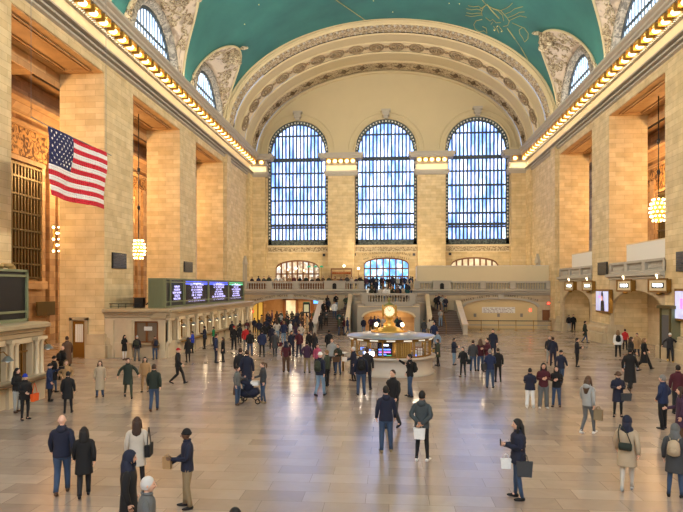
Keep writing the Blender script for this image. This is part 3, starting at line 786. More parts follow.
# small niches with pediment at each end of the window wall (on the pilaster returns)
for s,px in ((-1,244.5),(1,537)):
    xw=XL if s<0 else XR; y=73.5 if s<0 else 71.6
    t=thing('wall_niche',(xw,y,BF),'stone niche with pointed pediment on the far %s wall above the balcony'%('left' if s<0 else 'right'),'niche')
    mb=MB(); mb.box(xw,xw-s*.2,y-.75,y-.5,BF,7.6); mb.box(xw,xw-s*.2,y+.5,y+.75,BF,7.6); mb.prism([(y-.85,7.6),(y+.85,7.6),(y+.85,7.8),(y,8.7),(y-.85,7.8)],'x',xw,xw-s*.28); mb.build('surround',M['trimstone'],t)
    mb=MB(); mb.box(xw,xw-s*.06,y-.5,y+.5,BF,7.6); mb.build('recess',M['marble_d'],t)
# hanging bits of the restaurant: globe lamps
for i,(px,py) in enumerate(((279,268),(296,268.5),(358.5,268.5),(344,266),(288,270),(304,270.5))):
    p=at_plane_y(px,py,75.5 if i<4 else 77); lab=['globe lamp on a post at the left end of the restaurant','globe lamp on a post before the middle of the restaurant window','globe lamp on a post beside the entrance screen','globe lamp on a post in front of the pilaster left of the entrance','small globe lamp behind the diners left of the window middle','small globe lamp behind the diners right of the window middle'][i]
    t=thing('globe_lamp',(p.x,p.y,BF),lab,'lamp')
    mb=MB().sh(); mb.tube([(p.x,p.y,BF),(p.x,p.y,p.z-.1)],.035,6); mb.build('post',M['brass'],t)
    mb=MB().sh(); mb.ball(tuple(p),.17 if i<4 else .11,10,6); mb.build('globe',M['bulbw'],t)
for i,px in enumerate((309,315.5,321.5)):
    p=at_plane_y(px,267,76.5); t=thing('desk_lamp',(p.x,p.y,BF),['leftmost','middle','rightmost'][i]+' of three green-shaded lamps in the restaurant','lamp')
    mb=MB().sh(); mb.tube([(p.x,p.y,BF),(p.x,p.y,p.z)],.03,6); mb.build('post',M['brass'],t)
    mb=MB().sh(); mb.lathe([(.05,.2),(.3,0),(.3,-.04)],tuple(p),12); mb.build('shade',plain('green shade',srgb(30,140,110),.4,emit=srgb(30,150,110),es=.4),t)
# wooden bar rail and counters behind the left balustrade
t=thing('restaurant_counter',(-10.5,67.2,BF),'long brown wooden counter behind the left balcony balustrade','counter')
mb=MB(); mb.box(-16.5,-5.2,67.0,67.5,BF,BF+1.05); mb.build('counter_body',M['wood'],t); mb=MB(); mb.box(-16.6,-5.1,66.9,67.6,BF+1.05,BF+1.13); mb.build('counter_top',plain('pale wood',srgb(178,126,70),.4),t)
t=thing('service_bar',(-5.9,76,BF),'brown wooden service bar with shelves in front of the pilaster','bar')
p0,p1=at_plane_y(331,272,76).x,at_plane_y(352,272,76).x
mb=MB(); mb.box(p0,p1,75.6,76.3,BF,5.8); mb.build('bar_body',M['wood'],t)
mb=MB(); mb.box(p0,p1,75.6,76.3,7.0,7.15); mb.box(p0,p0+.1,75.6,76.3,5.8,7.0); mb.box(p1-.1,p1,75.6,76.3,5.8,7.0); mb.box(p0,p1,75.7,76.3,6.4,6.45); mb.build('shelf_frame',M['wood'],t)
mb=MB().sh(); rr=random.Random(5)
for k_ in range(22): xx=p0+.2+(p1-p0-.4)*k_/21; mb.lathe([(.05,0),(.05,.2),(.02,.26),(.02,.36)],(xx,75.9,6.45),6)
o=mb.build('bottles',plain('amber bottles',srgb(170,90,40),.2),t); o['kind']='stuff'

# ---- the passage seen through the left arch
mb=MB(); mb.box(-17.6,-5.6,77.0,77.3,FL,4); mb.box(-17.9,-17.6,YB+1.2,77.3,FL,4.0); mb.box(-5.9,-5.6,YB+1.2,77.3,FL,4)
mb.build('wall_passage',M['stone_in'],kind='structure')
t=thing('passage_shopfront',(-9,76.6,FL),'orange-lit shop front with dark opening at the back of the left passage','shopfront')
mb=MB()
for a,b in ((-13.9,-13.5),(-12.2,-11.9),(-10.2,-9.8),(-8.2,-8.0),(-6.6,-6.2)): mb.box(a,b,76.5,77,FL,3.5)
mb.box(-13.9,-6.2,76.5,77,3.0,3.5); mb.build('frame',M['wood'],t)
for a,b in ((-13.5,-12.2),(-8.0,-6.6)): mb=MB(); mb.box(a,b,76.9,76.98,FL,3.0); mb.build('glass',M['shop2'],t)
mb=MB(); mb.box(-9.8,-8.6,76.3,76.45,2.6,3.3); mb.build('screen',plain('blue lit screen',(0.02,.1,.5,1),.3,emit=(.1,.35,1,1),es=2.0),t)
mb=MB(); mb.box(-8.4,-7.2,76.3,76.45,2.6,3.3); mb.build('screen',plain('white lit screen',(.8,.8,.8,1),.3,emit=(1,.9,.85,1),es=1.5),t)
mb=MB()
mb.box(-6.9,-6.5,76.2,76.3,1.4,3.1)
mb.build('poster',plain('orange poster',srgb(230,130,40),.5,emit=srgb(230,110,30),es=.6),t)
# clock kiosk sign
p=at_plane_y(306.5,322,68.5); t=thing('notice_stand',(p.x,68.5,FL),'black notice stand with a lit panel and green cap in the left passage','sign')
mb=MB(); mb.box(p.x-.42,p.x+.42,68.4,68.6,1.7,2.85); mb.box(p.x-.08,p.x+.08,68.4,68.6,FL,1.7); mb.box(p.x-.35,p.x+.35,68.3,68.7,FL,FL+.08); mb.build('frame',M['black'],t)
mb=MB(); mb.box(p.x-.28,p.x+.28,68.36,68.4,1.85,2.7); mb.build('panel',plain('notice paper',srgb(190,190,150),.6,emit=srgb(200,200,160),es=.35),t)
mb=MB(); mb.box(p.x-.36,p.x+.36,68.34,68.66,2.85,3.0); mb.build('cap',plain('green cap',srgb(20,110,80),.4),t)
# lit brass doors at the left
t=thing('brass_doors',(-15,YB+1.3,FL),'pair of lit brass framed doors beside the red exit light','door')
a,b=-16.2,-14.2
a,b=at_plane_y(252.5,0,68).x,at_plane_y(263,0,68).x
mb=MB(); mb.box(a-.1,b+.1,68,68.2,2.95,3.2)
for q in (0,.5,1): xx=a+(b-a)*q; mb.box(xx-.07,xx+.07,68,68.2,FL,3)
mb.box(a,b,68,68.2,FL,.5); mb.build('frame',M['brass'],t)
mb=MB(); mb.box(a,b,68.1,68.12,.5,2.95); mb.build('glass',plain('yellow lit glass',srgb(230,190,90),.3,emit=srgb(240,190,80),es=.4),t)
p=at_plane_y(252.6,311.5,65.4); t=thing('exit_light',tuple(p),'small red exit light beside the left arch','sign')
mb=MB(); mb.box(p.x-.14,p.x+.14,65.36,65.5,p.z-.12,p.z+.12); mb.build('case',M['black'],t); M['red']=plain('red glow',(.8,.02,.01,1),.3,emit=(1,.04,.02,1),es=6)
mb=MB(); mb.box(p.x-.11,p.x+.11,65.33,65.36,p.z-.09,p.z+.09); mb.build('lens',M['red'],t)
mb=MB(); mb.box(b+.2,b+.32,68.0,68.1,1.6,2.4); 

# right arch: hoarding and door
t=thing('arch_hoarding',(12.1,YB+.4,FL),'tan painted hoarding filling the right arch','hoarding')
c,h=RA[0],RA[1]; n=30
mb=MB(); mb.prism([(c-h,FL),(c+h,FL)]+[(c+h-2*h*i/n,seg(c+h-2*h*i/n,*RA)) for i in range(n+1)],'y',YB+.3,YB+.42); mb.build('board_face',M['panel'],t)
def plate(px0,px1,py0,py1,Y,dep=.03):
    a_=at_plane_y(px0,py0,Y);b_=at_plane_y(px1,py1,Y); mb=MB(); mb.box(a_.x,b_.x,Y-dep,Y,b_.z,a_.z); return mb
t2=thing('notice_banner',(12,YB+.3,2),'pale printed notice banner on the tan hoarding','sign')
YY=YB+.3
plate(482,515,307,313,YY).build('sheet',M['white'],t2)
mb=MB(); rr=random.Random(4)
a_=at_plane_y(482,307,YY);b_=at_plane_y(515,313,YY)
for r in range(4):
    x=a_.x+.15; z=a_.z-.1-r*.15
    while x<b_.x-.3:
        w_=rr.uniform(.08,.35); mb.box(x,x+w_,YY-.04,YY-.03,z-.05,z); x+=w_+rr.uniform(.05,.25)
mb.build('print_lines',plain('grey print',srgb(150,110,110),.7),t2)
for px,lab in ((475,'small grey notice on the tan hoarding, nearest the stair'),(498.5,'small grey notice on the tan hoarding under the banner'),(521.5,'small grey notice on the tan hoarding right of the banner')):
    q=plate(px-1.3,px+1.3,313.5,317,YY); tag(q.build('posted_notice',plain('grey notice',srgb(140,130,120),.7)),lab,'notice')
q=plate(529.5,531,309,311.3,YY); tag(q.build('fire_alarm',M['red']),'small red alarm box on the tan hoarding','alarm')
p=at_plane_y(548.3,303.2,YB+.1); t=thing('exit_light',tuple(p),'red exit light on the wall above the brown door','sign')
mb=MB(); mb.box(p.x-.16,p.x+.16,YB-.0,YB+.1,p.z-.14,p.z+.14); mb.build('case',M['black'],t); mb=MB(); mb.box(p.x-.12,p.x+.12,YB-.04,YB,p.z-.1,p.z+.1); mb.build('lens',M['red'],t)
q=plate(542.3,549.5,310.3,320.3,YB+.1,.06); t=thing('cupboard_door',(16,YB,1),'small brown wooden door in the wall right of the tan hoarding','door')
q.build('door_leaf',M['wood'],t); q=plate(541.8,550,309.8,310.3,YB+.1,.09); q.build('lintel',M['wood'],t)
mb=MB(); mb.box(RA[0]+RA[1]+.1,XR,YB-.1,YB+.1,FL,.9); mb.box(RA[0]+RA[1]+.1,XR,YB-.16,YB+.1,.9,1.05); mb.build('baseboard_end',M['stone_low'],kind='structure')
# barrier in front of the hoarding
t=thing('belt_barrier',(12,63.5,FL),'long low barrier of dark posts and rails before the tan hoarding','barrier')
x0,x1=at_plane_y(464,0,63.3).x,16.9
for k_ in range(6):
    x=x0+(x1-x0)*k_/5; mb=MB().sh(); mb.lathe([(.16,0),(.16,.03),(.035,.06),(.035,1.0),(.05,1.02),(.05,1.06)],(x,63.3,FL),10); mb.build('post',M['brass'],t)
for z in (1.0,.55): mb=MB(); mb.box(x0,x1,63.28,63.32,FL+z-.05,FL+z+.03); mb.build('rail',M['black'] if z>.9 else M['steel'],t)

# ---- central block: platform, arch, flights
PZ=3.05; CX=-.05
PO=[(-3.85,63.6),(-3.85,61.6),(-2.45,59.6),(2.35,59.6),(3.75,61.6),(3.75,63.6)]
mb=MB()
def ci(x):
    if abs(x-CX)<2.6: return [(seg(x,CX,2.6,1.65,2.4),PZ)]
    return [(FL,PZ)]
strips(mb,-2.6+CX,2.6+CX,.2,ci,lambda u,z,k:(u,59.7+k*.7,z))
mb.box(-3.2,CX-2.6,59.7,60.4,FL,PZ); mb.box(CX+2.6,3.1,59.7,60.4,FL,PZ)
mb.prism([(-3.85,61.3),(-3.2,60.0),(-3.2,65),(-3.85,65)],'z',FL,PZ); mb.prism([(3.1,60.0),(3.75,61.3),(3.75,65),(3.1,65)],'z',FL,PZ)
mb.prism([(-3.85,65.5)]+PO+[(3.75,65.5)],'z',PZ-.25,PZ)
st=mb.build('wall_stair_block',M['trimstone'],kind='structure')
mb=MB(); n=24
mb.grid([[(CX-2.6+5.2*i/n,59.7,seg(CX-2.6+5.2*i/n,CX,2.6,1.65,2.4)) for i in range(n+1)],[(CX-2.6+5.2*i/n,59.62,seg(CX-2.6+5.2*i/n,CX,2.6,1.65,2.4)) for i in range(n+1)],[(CX-2.75+5.5*i/n,59.62,seg(CX-2.6+5.2*i/n,CX,2.6,1.65,2.4)+.14) for i in range(n+1)],[(CX-2.75+5.5*i/n,59.7,seg(CX-2.6+5.2*i/n,CX,2.6,1.65,2.4)+.14) for i in range(n+1)]])
mb.box(-3.1,3.0,59.62,59.7,PZ-.32,PZ-.22); mb.build('arch_moulding',M['frieze'],st)
mb=MB(); mb.box(-3.2,3.1,63.0,63.2,FL,PZ-.25); mb.box(-3.2,3.1,60.4,63.0,PZ-.3,PZ-.25); mb.build('niche_wall',M['stone_in'],st)
balustrade('stone balustrade across the front of the central stair platform',[(-2.4,59.85,PZ),(2.35,59.85,PZ)])
balustrade('angled stone balustrade at the left corner of the stair platform',[(-2.75,60.2,PZ),(-3.7,61.6,PZ)],False)
balustrade('angled stone balustrade at the right corner of the stair platform',[(2.7,60.2,PZ),(3.6,61.6,PZ)],False)
# upper central steps to the balcony
mb=MB()
for k_ in range(7): mb.box(-3.7,3.4,63.9+k_*.3,66,PZ,PZ+.175*(k_+1))
mb.build('stair_central',M['marble_d'],kind='structure')
mb.v=[]
# side flights
LZ=2.2; NS=13; SY=57.6; SD=.44
M['steps']=plain('worn brown steps',srgb(100,80,68),.6,noise=.15,nscale=3)
M['riser']=plain('step edge',srgb(140,116,98),.6)
for s,xa,xb_ in ((-1,-4.05,-7.1),(1,3.95,7.1)):
    mb=MB(); a,b=sorted((xa,xb_))
    for k_ in range(NS):
        y0=SY+k_*SD; z1=FL+(LZ-FL)*(k_+1)/NS
        mb.mat(0).box(a,b,y0,YB,FL+(LZ-FL)*k_/NS,z1-.03); mb.mat(1).box(a,b,y0-.02,y0+.07,z1-.03,z1); mb.mat(0).box(a,b,y0+.07,YB,z1-.03,z1)
    # short winding flight from the landing up to the platform, and on to the balcony
    for k_ in range(4):
        x_in=s*(3.8); mb.box(s*(3.8),s*(5.2-k_*.3),63.4,65.4,LZ,LZ+.19*(k_+1))
    mb.build('stair_'+('left' if s<0 else 'right'),[M['steps'],M['riser']],kind='structure')
    # outer sloping parapet
    xo=xb_+s*.2
    t=thing('stair_parapet',(xo,54,FL),'pale sloping outer parapet of the %s stair flight'%('left' if s<0 else 'right'),'parapet')
    prof=[(57.2,FL),(YB,FL),(YB,LZ+1.0),(63.3,LZ+1.0),(57.6,FL+.9),(57.2,FL+.9)]
    mb=MB(); mb.prism(prof,'x',xo-.2,xo+.2); mb.build('parapet_wall',M['trimstone'],t)
    mb=MB(); mb.prism([(57.1,FL+.9),(57.6,FL+.9),(63.3,LZ+1.0),(YB,LZ+1.0),(YB,LZ+1.12),(63.3,LZ+1.12),(57.6,FL+1.02),(57.1,FL+1.02)],'x',xo-.28,xo+.28); mb.build('coping',M['marble'],t)
    # inner balustrade sweeping down from the platform
    t=thing('stair_balustrade',(xa,54,FL),'stone balustrade curving down from the platform beside the %s flight'%('left' if s<0 else 'right'),'balustrade')
    mb=MB(); pr=[(56.5,FL),(63.0,FL),(63.0,PZ+.1),(61.8,PZ+.1),(60.2,LZ-.2),(56.9,FL+.3),(56.5,FL+.3)]
    mb.prism(pr,'x',xa-.17,xa+.17); mb.build('string_wall',M['trimstone'],t)
    pts=[(56.6,FL+.3),(58.2,FL+.95),(59.9,LZ-.35),(61.0,LZ+.2),(61.9,PZ)]
    mb=MB()
    for (ya,za),(yb,zb2) in zip(pts,pts[1:]): balusters(mb,(xa,ya,za),(xa,yb,zb2),.27,1.15)
    mb.build('balusters',M['trimstone'],t)
    mb=MB()
    for (ya,za),(yb,zb2) in zip(pts,pts[1:]): bar(mb,(xa,ya,za),(xa,yb,zb2),.42,.78,1.0)
    mb.box(xa-.26,xa+.26,56.2,56.7,FL,FL+1.35); mb.build('rail',M['marble'],t)
    # brass handrail down the middle of the right flight
    if s>0:
        t=thing('handrail',(5.6,54,FL),'thin brass handrail down the middle of the right stair','handrail')
        mb=MB().sh(); mb.tube([(5.5,SY,FL+.9),(5.5,SY+5.7,LZ+.9)],.035,8); mb.build('rail',M['brass'],t)
        for q in (0,.5,1):
            mb=MB().sh(); mb.tube([(5.5,SY+5.7*q,FL+(LZ-FL)*q),(5.5,SY+5.7*q,FL+(LZ-FL)*q+.9)],.03,6); mb.build('post',M['brass'],t)

# ================================================================ INFORMATION BOOTH
BC=at_floor(390.8,287+4.55*590/31.9); bx,by=BC.x,BC.y; 
t=thing('information_booth',(bx,by,FL),'round marble and glass information booth in the middle of the floor','booth')
R=2.22
mb=MB().sh(); mb.lathe([(R+.12,0),(R+.12,.1),(R,.14),(R,.8),(R+.03,.82),(R+.18,.84),(R+.18,.94),(R-.35,.94)],(bx,by,FL),64); mb.build('marble_drum',plain('veined drum marble',srgb(196,186,172),.3,noise=.16,nscale=1.4),t)
mb=MB().sh(); mb.lathe([(R-.12,.94),(R-.12,1.9)],(bx,by,FL),48); mb.build('glass',M['glass'],t)
NP=16
for k_ in range(NP):
    mb=MB()
    a=2*PI*(k_+.5)/NP; c_=Vector((bx+(R-.1)*math.cos(a),by+(R-.1)*math.sin(a),0)); mb.box(c_.x-.045,c_.x+.045,c_.y-.045,c_.y+.045,FL+.94,FL+1.9); mb.build('brass_post',M['brass'],t)
mb=MB().sh(); mb.lathe([(R-.3,1.72),(R-.05,1.74),(R-.02,1.92),(R-.3,1.92)],(bx,by,FL),64); mb.lathe([(R-.1,.94),(R-.05,.95),(R-.05,1.02),(R-.14,1.02)],(bx,by,FL),64); mb.build('header_band',M['brass'],t)
mb=MB().sh(); mb.lathe([(0,2.2),(1.0,2.15),(R+.1,1.99),(R+.16,1.95),(R+.16,1.9),(R-.4,1.9),(0,1.9)],(bx,by,FL),64); mb.build('roof',plain('pale metal roof',srgb(170,176,186),.28,metal=.5),t)
M['strip']=plain('lit sign strip',(1,.95,.8,1),.4,emit=(1,.9,.7,1),es=.45)
M['grey marble']=plain('grey veined marble',srgb(190,182,172),.3,noise=.16,nscale=1.4)
for k_ in range(NP):
    mb=MB(); a=2*PI*k_/NP
    c_=Vector((bx+(R+.0)*math.cos(a),by+(R+.0)*math.sin(a),0)); d=Vector((-math.sin(a),math.cos(a),0)); n_=Vector((math.cos(a),math.sin(a),0))
    p0=c_-d*.22;p1=c_+d*.22
    mb.hexa([p0+Vector((0,0,FL+1.79)),p1+Vector((0,0,FL+1.79)),p1+Vector((0,0,FL+1.85)),p0+Vector((0,0,FL+1.85))],[p0+n_*.03+Vector((0,0,FL+1.79)),p1+n_*.03+Vector((0,0,FL+1.79)),p1+n_*.03+Vector((0,0,FL+1.85)),p0+n_*.03+Vector((0,0,FL+1.85))]); mb.build('window_sign',M['strip'],t)
mb=MB().sh(); mb.lathe([(0,0),(.55,0),(.55,1.72),(0,1.72)],(bx,by,FL),16); mb.build('core',M['brass'],t)
mb=MB().sh(); mb.lathe([(R-.9,.7),(R-.35,.72)],(bx,by,FL),48); mb.build('inner_counter',M['wood'],t)
# contents behind the glass, each its own thing
def in_ring(ang,r): return Vector((bx+r*math.sin(ang),by-r*math.cos(ang),FL+.75))
M['scr']=plain('dark screen',(0.01,.01,.02,1),.2)
M['scrblue']=plain('blue rows',(.05,.1,.6,1),.3,emit=(.15,.3,1,1),es=1.6); M['scrmag']=plain('magenta rows',(.5,.1,.5,1),.3,emit=(.7,.2,.8,1),es=1.2)
M['scrwhite']=plain('white text',(.8,.8,.9,1),.3,emit=(.85,.88,1,1),es=2.2); M['scrgreen']=plain('green rows',(.05,.4,.2,1),.3,emit=(.1,.7,.3,1),es=1)
def monitor(px,py0,py1,halfw,label,rows,Y):
    a_=at_plane_y(px-halfw,py0,Y);b_=at_plane_y(px+halfw,py1,Y)
    t=thing('display_screen',((a_.x+b_.x)/2,Y,b_.z),label,'screen')
    mb=MB(); mb.box(a_.x,b_.x,Y,Y+.06,b_.z,a_.z); mb.build('panel',M['scr'],t)
    for mt,zs_ in rows.items():
        mb=MB()
        for z0_,z1_,u0,u1 in zs_: mb.box(a_.x+(b_.x-a_.x)*u0,a_.x+(b_.x-a_.x)*u1,Y-.01,Y,b_.z+(a_.z-b_.z)*z0_,b_.z+(a_.z-b_.z)*z1_)
        mb.build('text_rows',M[mt],t)
    mb=MB(); mb.box((a_.x+b_.x)/2-.04,(a_.x+b_.x)/2+.04,Y+.02,Y+.05,FL+.8,b_.z+.01); mb.build('stand',M['black'],t)
    return t
yf=by-R+.3
monitor(384.8,342,356.5,7.4,'dark train times screen with blue and magenta rows in the information booth',{'scrwhite':[(.72,.84,.3,.75)],'scrblue':[(.42,.52,.08,.9),(.08,.18,.08,.6)],'scrmag':[(.25,.34,.08,.9)],'scrgreen':[(.05,.08,.6,.95)]},yf)
monitor(369.2,351,357.5,5.6,'white lit screen low at the left of the information booth',{'scrwhite':[(.05,.95,.04,.96)]},yf+.18)
for i,(ang,lab) in enumerate(((.32,'brass grille window panel in the front of the information booth'),)):
    pp=in_ring(.33,R-.25); t=thing('brass_grille',(pp.x,pp.y,FL+.94),lab,'grille')
    mb=MB(); 
    for k_ in range(9): mb.box(pp.x-.36+k_*.09-.01,pp.x-.36+k_*.09+.01,pp.y-.01,pp.y+.01,FL+.94,FL+1.7)
    mb.build('bars',M['gold'],t); mb=MB(); mb.box(pp.x-.38,pp.x+.38,pp.y+.02,pp.y+.04,FL+.94,FL+1.7); mb.build('backing',M['brass'],t)
rr=random.Random(11)
for i,(ang,wd,hh,cname,lab) in enumerate(((-.75,.3,.22,'lit','leaflet rack with pale brochures at the left window of the booth'),(-.95,.2,.3,'lit','tall leaflet rack with blue brochures at the far left of the booth'),(.72,.22,.2,'lit','leaflet rack with mixed brochures right of the brass grille'),(.95,.25,.28,'lit','leaflet rack with white brochures near the right end of the booth'))):
    pp=in_ring(ang,R-.5); t=thing('leaflet_rack',(pp.x,pp.y,FL+.72),lab,'rack')
    mb=MB(); mb.box(pp.x-wd,pp.x+wd,pp.y,pp.y+.05,FL+.72,FL+.95+hh+.2); mb.build('stand',M['wood'],t)
    for r in range(3):
        for c_ in range(4):
            mb=MB(); x0=pp.x-wd+c_*wd/2+.01; z0_=FL+.96+r*(hh+.15)/3; mb.box(x0,x0+wd/2-.03,pp.y-.04,pp.y-.02,z0_,z0_+(hh+.1)/3)
            mb.build('leaflet',[M['white'],M['scrblue'],M['panel'],M['steel']][rr.randint(0,3)] if i!=3 else M['white'],t)
# clock on the booth roof
t=thing('brass_clock',(bx-.08,by,FL+2.15),'four-faced glowing brass clock on top of the information booth','clock')
cx=bx-.08; z0=FL+2.15
mb=MB().sh(); mb.lathe([(1.0,-.02),(1.0,.06),(.62,.1),(.6,.18),(.4,.24),(.3,.34),(.34,.42),(.2,.5),(.16,.62),(.24,.68),(.22,.74),(.12,.8),(.12,.86)],(cx,by,z0),24); mb.build('pedestal',M['gold'],t)
mb=MB().sh(); mb.lathe([(.12,1.3),(.3,1.36),(.26,1.46),(.16,1.52),(.08,1.56),(.05,1.62),(.09,1.68),(.07,1.75),(.02,1.84)],(cx,by,z0),16); mb.build('finial',plain('green gilt finial',srgb(140,140,90),.35,metal=.7),t)
zc=z0+1.1
mb=MB().sh(); mb.lathe([(0,-.34),(.2,-.3),(.3,-.18),(.34,0),(.3,.18),(.2,.28),(0,.32)],(cx,by,zc),20); mb.build('case',M['gold'],t)
for k_ in range(4):
    a=-PI/2+k_*PI/2+.02; n_=Vector((math.cos(a),math.sin(a),0)); d=Vector((-n_.y,n_.x,0)); c_=Vector((cx,by,zc))+n_*.33
    def disc(mb,R_,off,th,n=28):
        mb.add([c_+n_*off+(d*math.cos(2*PI*i/n)+Vector((0,0,1))*math.sin(2*PI*i/n))*R_ for i in range(n)]+[c_+n_*(off+th)+(d*math.cos(2*PI*i/n)+Vector((0,0,1))*math.sin(2*PI*i/n))*R_ for i in range(n)],[tuple(range(n)),tuple(range(n,2*n))]+[(i,(i+1)%n,(i+1)%n+n,i+n) for i in range(n)])
    f=MB(); disc(f,.29,.0,.03); face=f.build('dial',plain('opal clock dial',srgb(255,240,200),.3,emit=(1,.84,.5,1),es=.38) if k_==0 else bpy.data.materials['opal clock dial'],t)
    f=MB().sh(); P=[c_+n_*.02+(d*math.cos(2*PI*i/24)+Vector((0,0,1))*math.sin(2*PI*i/24))*.31 for i in range(25)]; f.tube(P,.045,6); f.build('bezel',M['gold'],t)
    f=MB()
    for i in range(12):
        q=2*PI*i/12; p_=c_+n_*.035+(d*math.cos(q)+Vector((0,0,1))*math.sin(q))*.23; f.ball(tuple(p_),(.018,.018,.022),5,4)
    for q,l in ((.9,.14),(2.2,.2)):
        f.tube([c_+n_*.04,c_+n_*.04+(d*math.cos(q)+Vector((0,0,1))*math.sin(q))*l],.013,4)
    f.build('hands_and_numerals',M['wood'],face)
for k_,a in enumerate((-PI/2-.95,-PI/2+.95,PI/2-.95,PI/2+.95)):
    lx,ly=bx-.08+math.cos(a)*.86,by+math.sin(a)*.5
    t=thing('globe_lamp',(lx,ly,FL+2.15),['glowing round lamp at the left foot of the booth clock','glowing round lamp at the right foot of the booth clock','glowing round lamp behind the booth clock on the right','glowing round lamp behind the booth clock on the left'][k_],'lamp')
    mb=MB().sh(); mb.lathe([(.1,0),(.04,.06),(.04,.22),(.07,.26)],(lx,ly,FL+2.15),10); mb.build('stem',M['gold'],t)
    mb=MB().sh(); mb.ball((lx,ly,FL+2.52),.1,12,8); mb.build('globe',M['bulbw'],t)
# pale ring and foot stones laid in the floor
mb=MB(); mb.lathe([(R+.2,0.002),(R+1.3,.002)],(bx,by,FL),64); mb.build('floor_ring',plain('dark inlay marble',srgb(156,136,120),.22,noise=.2,nscale=1.5),kind='structure')
# round paper tray shelf on the left of the booth
p=Vector((bx-R-.35,by-.2,FL+.97)); t=thing('writing_shelf',(p.x,p.y,FL),'small round white shelf at the left side of the booth','shelf')
mb=MB().sh(); mb.lathe([(0,0),(.34,0),(.34,.04),(0,.04)],tuple(p),20); mb.build('shelf_top',M['white'],t); mb=MB().sh(); mb.lathe([(.05,0),(.05,.97)],(p.x,p.y,FL),8); mb.build('stem',M['brass'],t)
# ================================================================ TICKET BOOTHS, LEFT
BX=-14.2; LZT=3.3
def ticket_block(y0,y1,n):
    w=structure('wall_ticket_block_%d'%n if False else 'wall_ticket_offices',(BX,(y0+y1)/2,FL))
    mb=MB()
    # carcass with recesses left open along +X face
    mb.box(XL+.0,BX-.45,y0+.45,y1,FL,2.7)
    mb.box(XL,BX,y0,y1,2.55,3.0)
    mb.box(BX-.5,BX,y0+.1,y1,FL,FL+1.0)
    nb=max(1,int(round((y1-y0)/1.95))); st_=(y1-y0)/nb
    for k in range(nb+1):
        yy=min(max(y0+k*st_,y0+.3),y1-.3); mb.box(BX-.5,BX,yy-.3,yy+.3,FL,2.6)
    # the short face towards the hall's near end
    mb.box(XL,BX-.02,y0,y0+.5,FL,FL+.95)
    for a,b in ((XL,-17.7),(-16.95,-16.35),(-14.75,BX)): mb.box(a,b,y0,y0+.5,FL,2.6)
    mb.box(-17.7,-16.95,y0+.12,y0+.5,FL,2.6)
    mb.mat(1)
    prof=[(0,2.75),(.08,2.8),(.08,2.95),(.2,3.0),(.2,3.08),(.42,3.16),(.42,3.28),(.3,3.34),(-.4,3.36)]
    mb.sweep([(BX+d,z) for d,z in prof]+[(BX-1,2.75)],'y',y0-.3,y1)
    mb.sweep([(y0-d,z) for d,z in prof]+[(y0+1,2.75)],'x',XL,BX+.3)
    mb.box(XL,BX-.3,y0+.3,y1,3.2,3.36)
    mb.build('block',[M['marble'],M['marble_d']],w)
    mb=MB()
    for k in range(nb+1):
        yy=min(max(y0+k*st_,y0+.3),y1-.3)
        for d in (-.15,.15):
            mb.sh(); mb.lathe([(.12,0),(.12,.08),(.09,.12),(.085,1.3),(.12,1.36),(.13,1.44)],(BX+.1,yy+d,FL+1.02),10); mb.smooth=False
        mb.box(BX-.02,BX+.26,yy-.34,yy+.34,2.64,2.76); mb.box(BX-.02,BX+.26,yy-.34,yy+.34,FL+.9,FL+1.02)
        mb.box(BX-.02,BX+.14,yy-.34,yy+.34,FL,FL+.9)
    for xx in (-17.9,-16.65,-14.45):
        mb.box(xx-.2,xx+.2,y0-.1,y0,FL,2.6); mb.box(xx-.26,xx+.26,y0-.16,y0,2.48,2.64); mb.box(xx-.26,xx+.26,y0-.16,y0,FL,FL+.5)
    mb.build('columns',M['marble'],w)
    mb=MB(); mb.box(BX,BX+.38,y0+1.6,y1,FL+.98,FL+1.05); mb.box(BX+.05,BX+.3,y0+1.6,y1,FL+.86,FL+.98); mb.build('ledge',M['marble_d'],w)
    mb=MB().sh(); mb.tube([(BX+.42,y0+1.6,FL+.9),(BX+.42,y1,FL+.9)],.035,8); mb.build('rail',M['brass'],w)
    return w,nb,st_
def ticket_window(loc,face,label,group=None):
    t=thing('ticket_window',loc,label,'ticket window',group)
    x,y,z=loc
    if face=='x':
        mb=MB(); mb.box(x-.3,x-.26,y-.62,y+.62,z,z+1.5); mb.build('glass',M['ticket'],t)
        mb=MB()
        for q in (-.62,0,.58): mb.box(x-.27,x-.2,y+q,y+q+.05,z,z+1.5)
        for q in (0,.95,1.42): mb.box(x-.27,x-.19,y-.62,y+.62,z+q,z+q+.07)
        mb.build('frame',M['brass'],t)
    return t
M['ticket']=plain('dim window glass',srgb(60,48,36),.15,emit=srgb(120,84,44),es=.25)
def wall_lamp(loc,label,mat='bulbw'):
    x,y,z=loc; t=thing('wall_lamp',(x,y,z),label,'lamp')
    mb=MB().sh(); mb.tube([(x,y,z+.15),(x+.25,y,z+.2),(x+.4,y,z+.05)],.025,6); mb.ball((x,y,z+.15),.07,8,5); mb.build('arm',M['brass'],t)
    mb=MB().sh(); mb.lathe([(.04,.06),(.1,.02),(.2,-.1),(.22,-.13)],(x+.4,y,z),14); mb.build('shade',M['steel'],t)
    mb=MB().sh(); mb.ball((x+.4,y,z-.1),(.1,.1,.08),10,6); mb.build('bulb',M[mat],t)
    return t
w2,nb2,st2=ticket_block(36.75,59.8,2)
w1,nb1,st1=ticket_block(2.0,23.1,1)
ordn=['first','second','third','fourth','fifth','sixth','seventh','eighth','ninth','tenth','eleventh','twelfth','thirteenth','fourteenth','fifteenth']
for k in range(nb2):
    yy=36.75+(k+.5)*st2
    ticket_window((BX,yy,FL+1.02),'x','ticket window in the long booth under the departure board, %s from its near corner'%ordn[k],'ticket windows of the long booth')
for k in range(8): wall_lamp((BX+.05,36.75+(k+1)*st2,2.25),'small glowing lamp on the long ticket booth, %s from its near corner'%ordn[k])
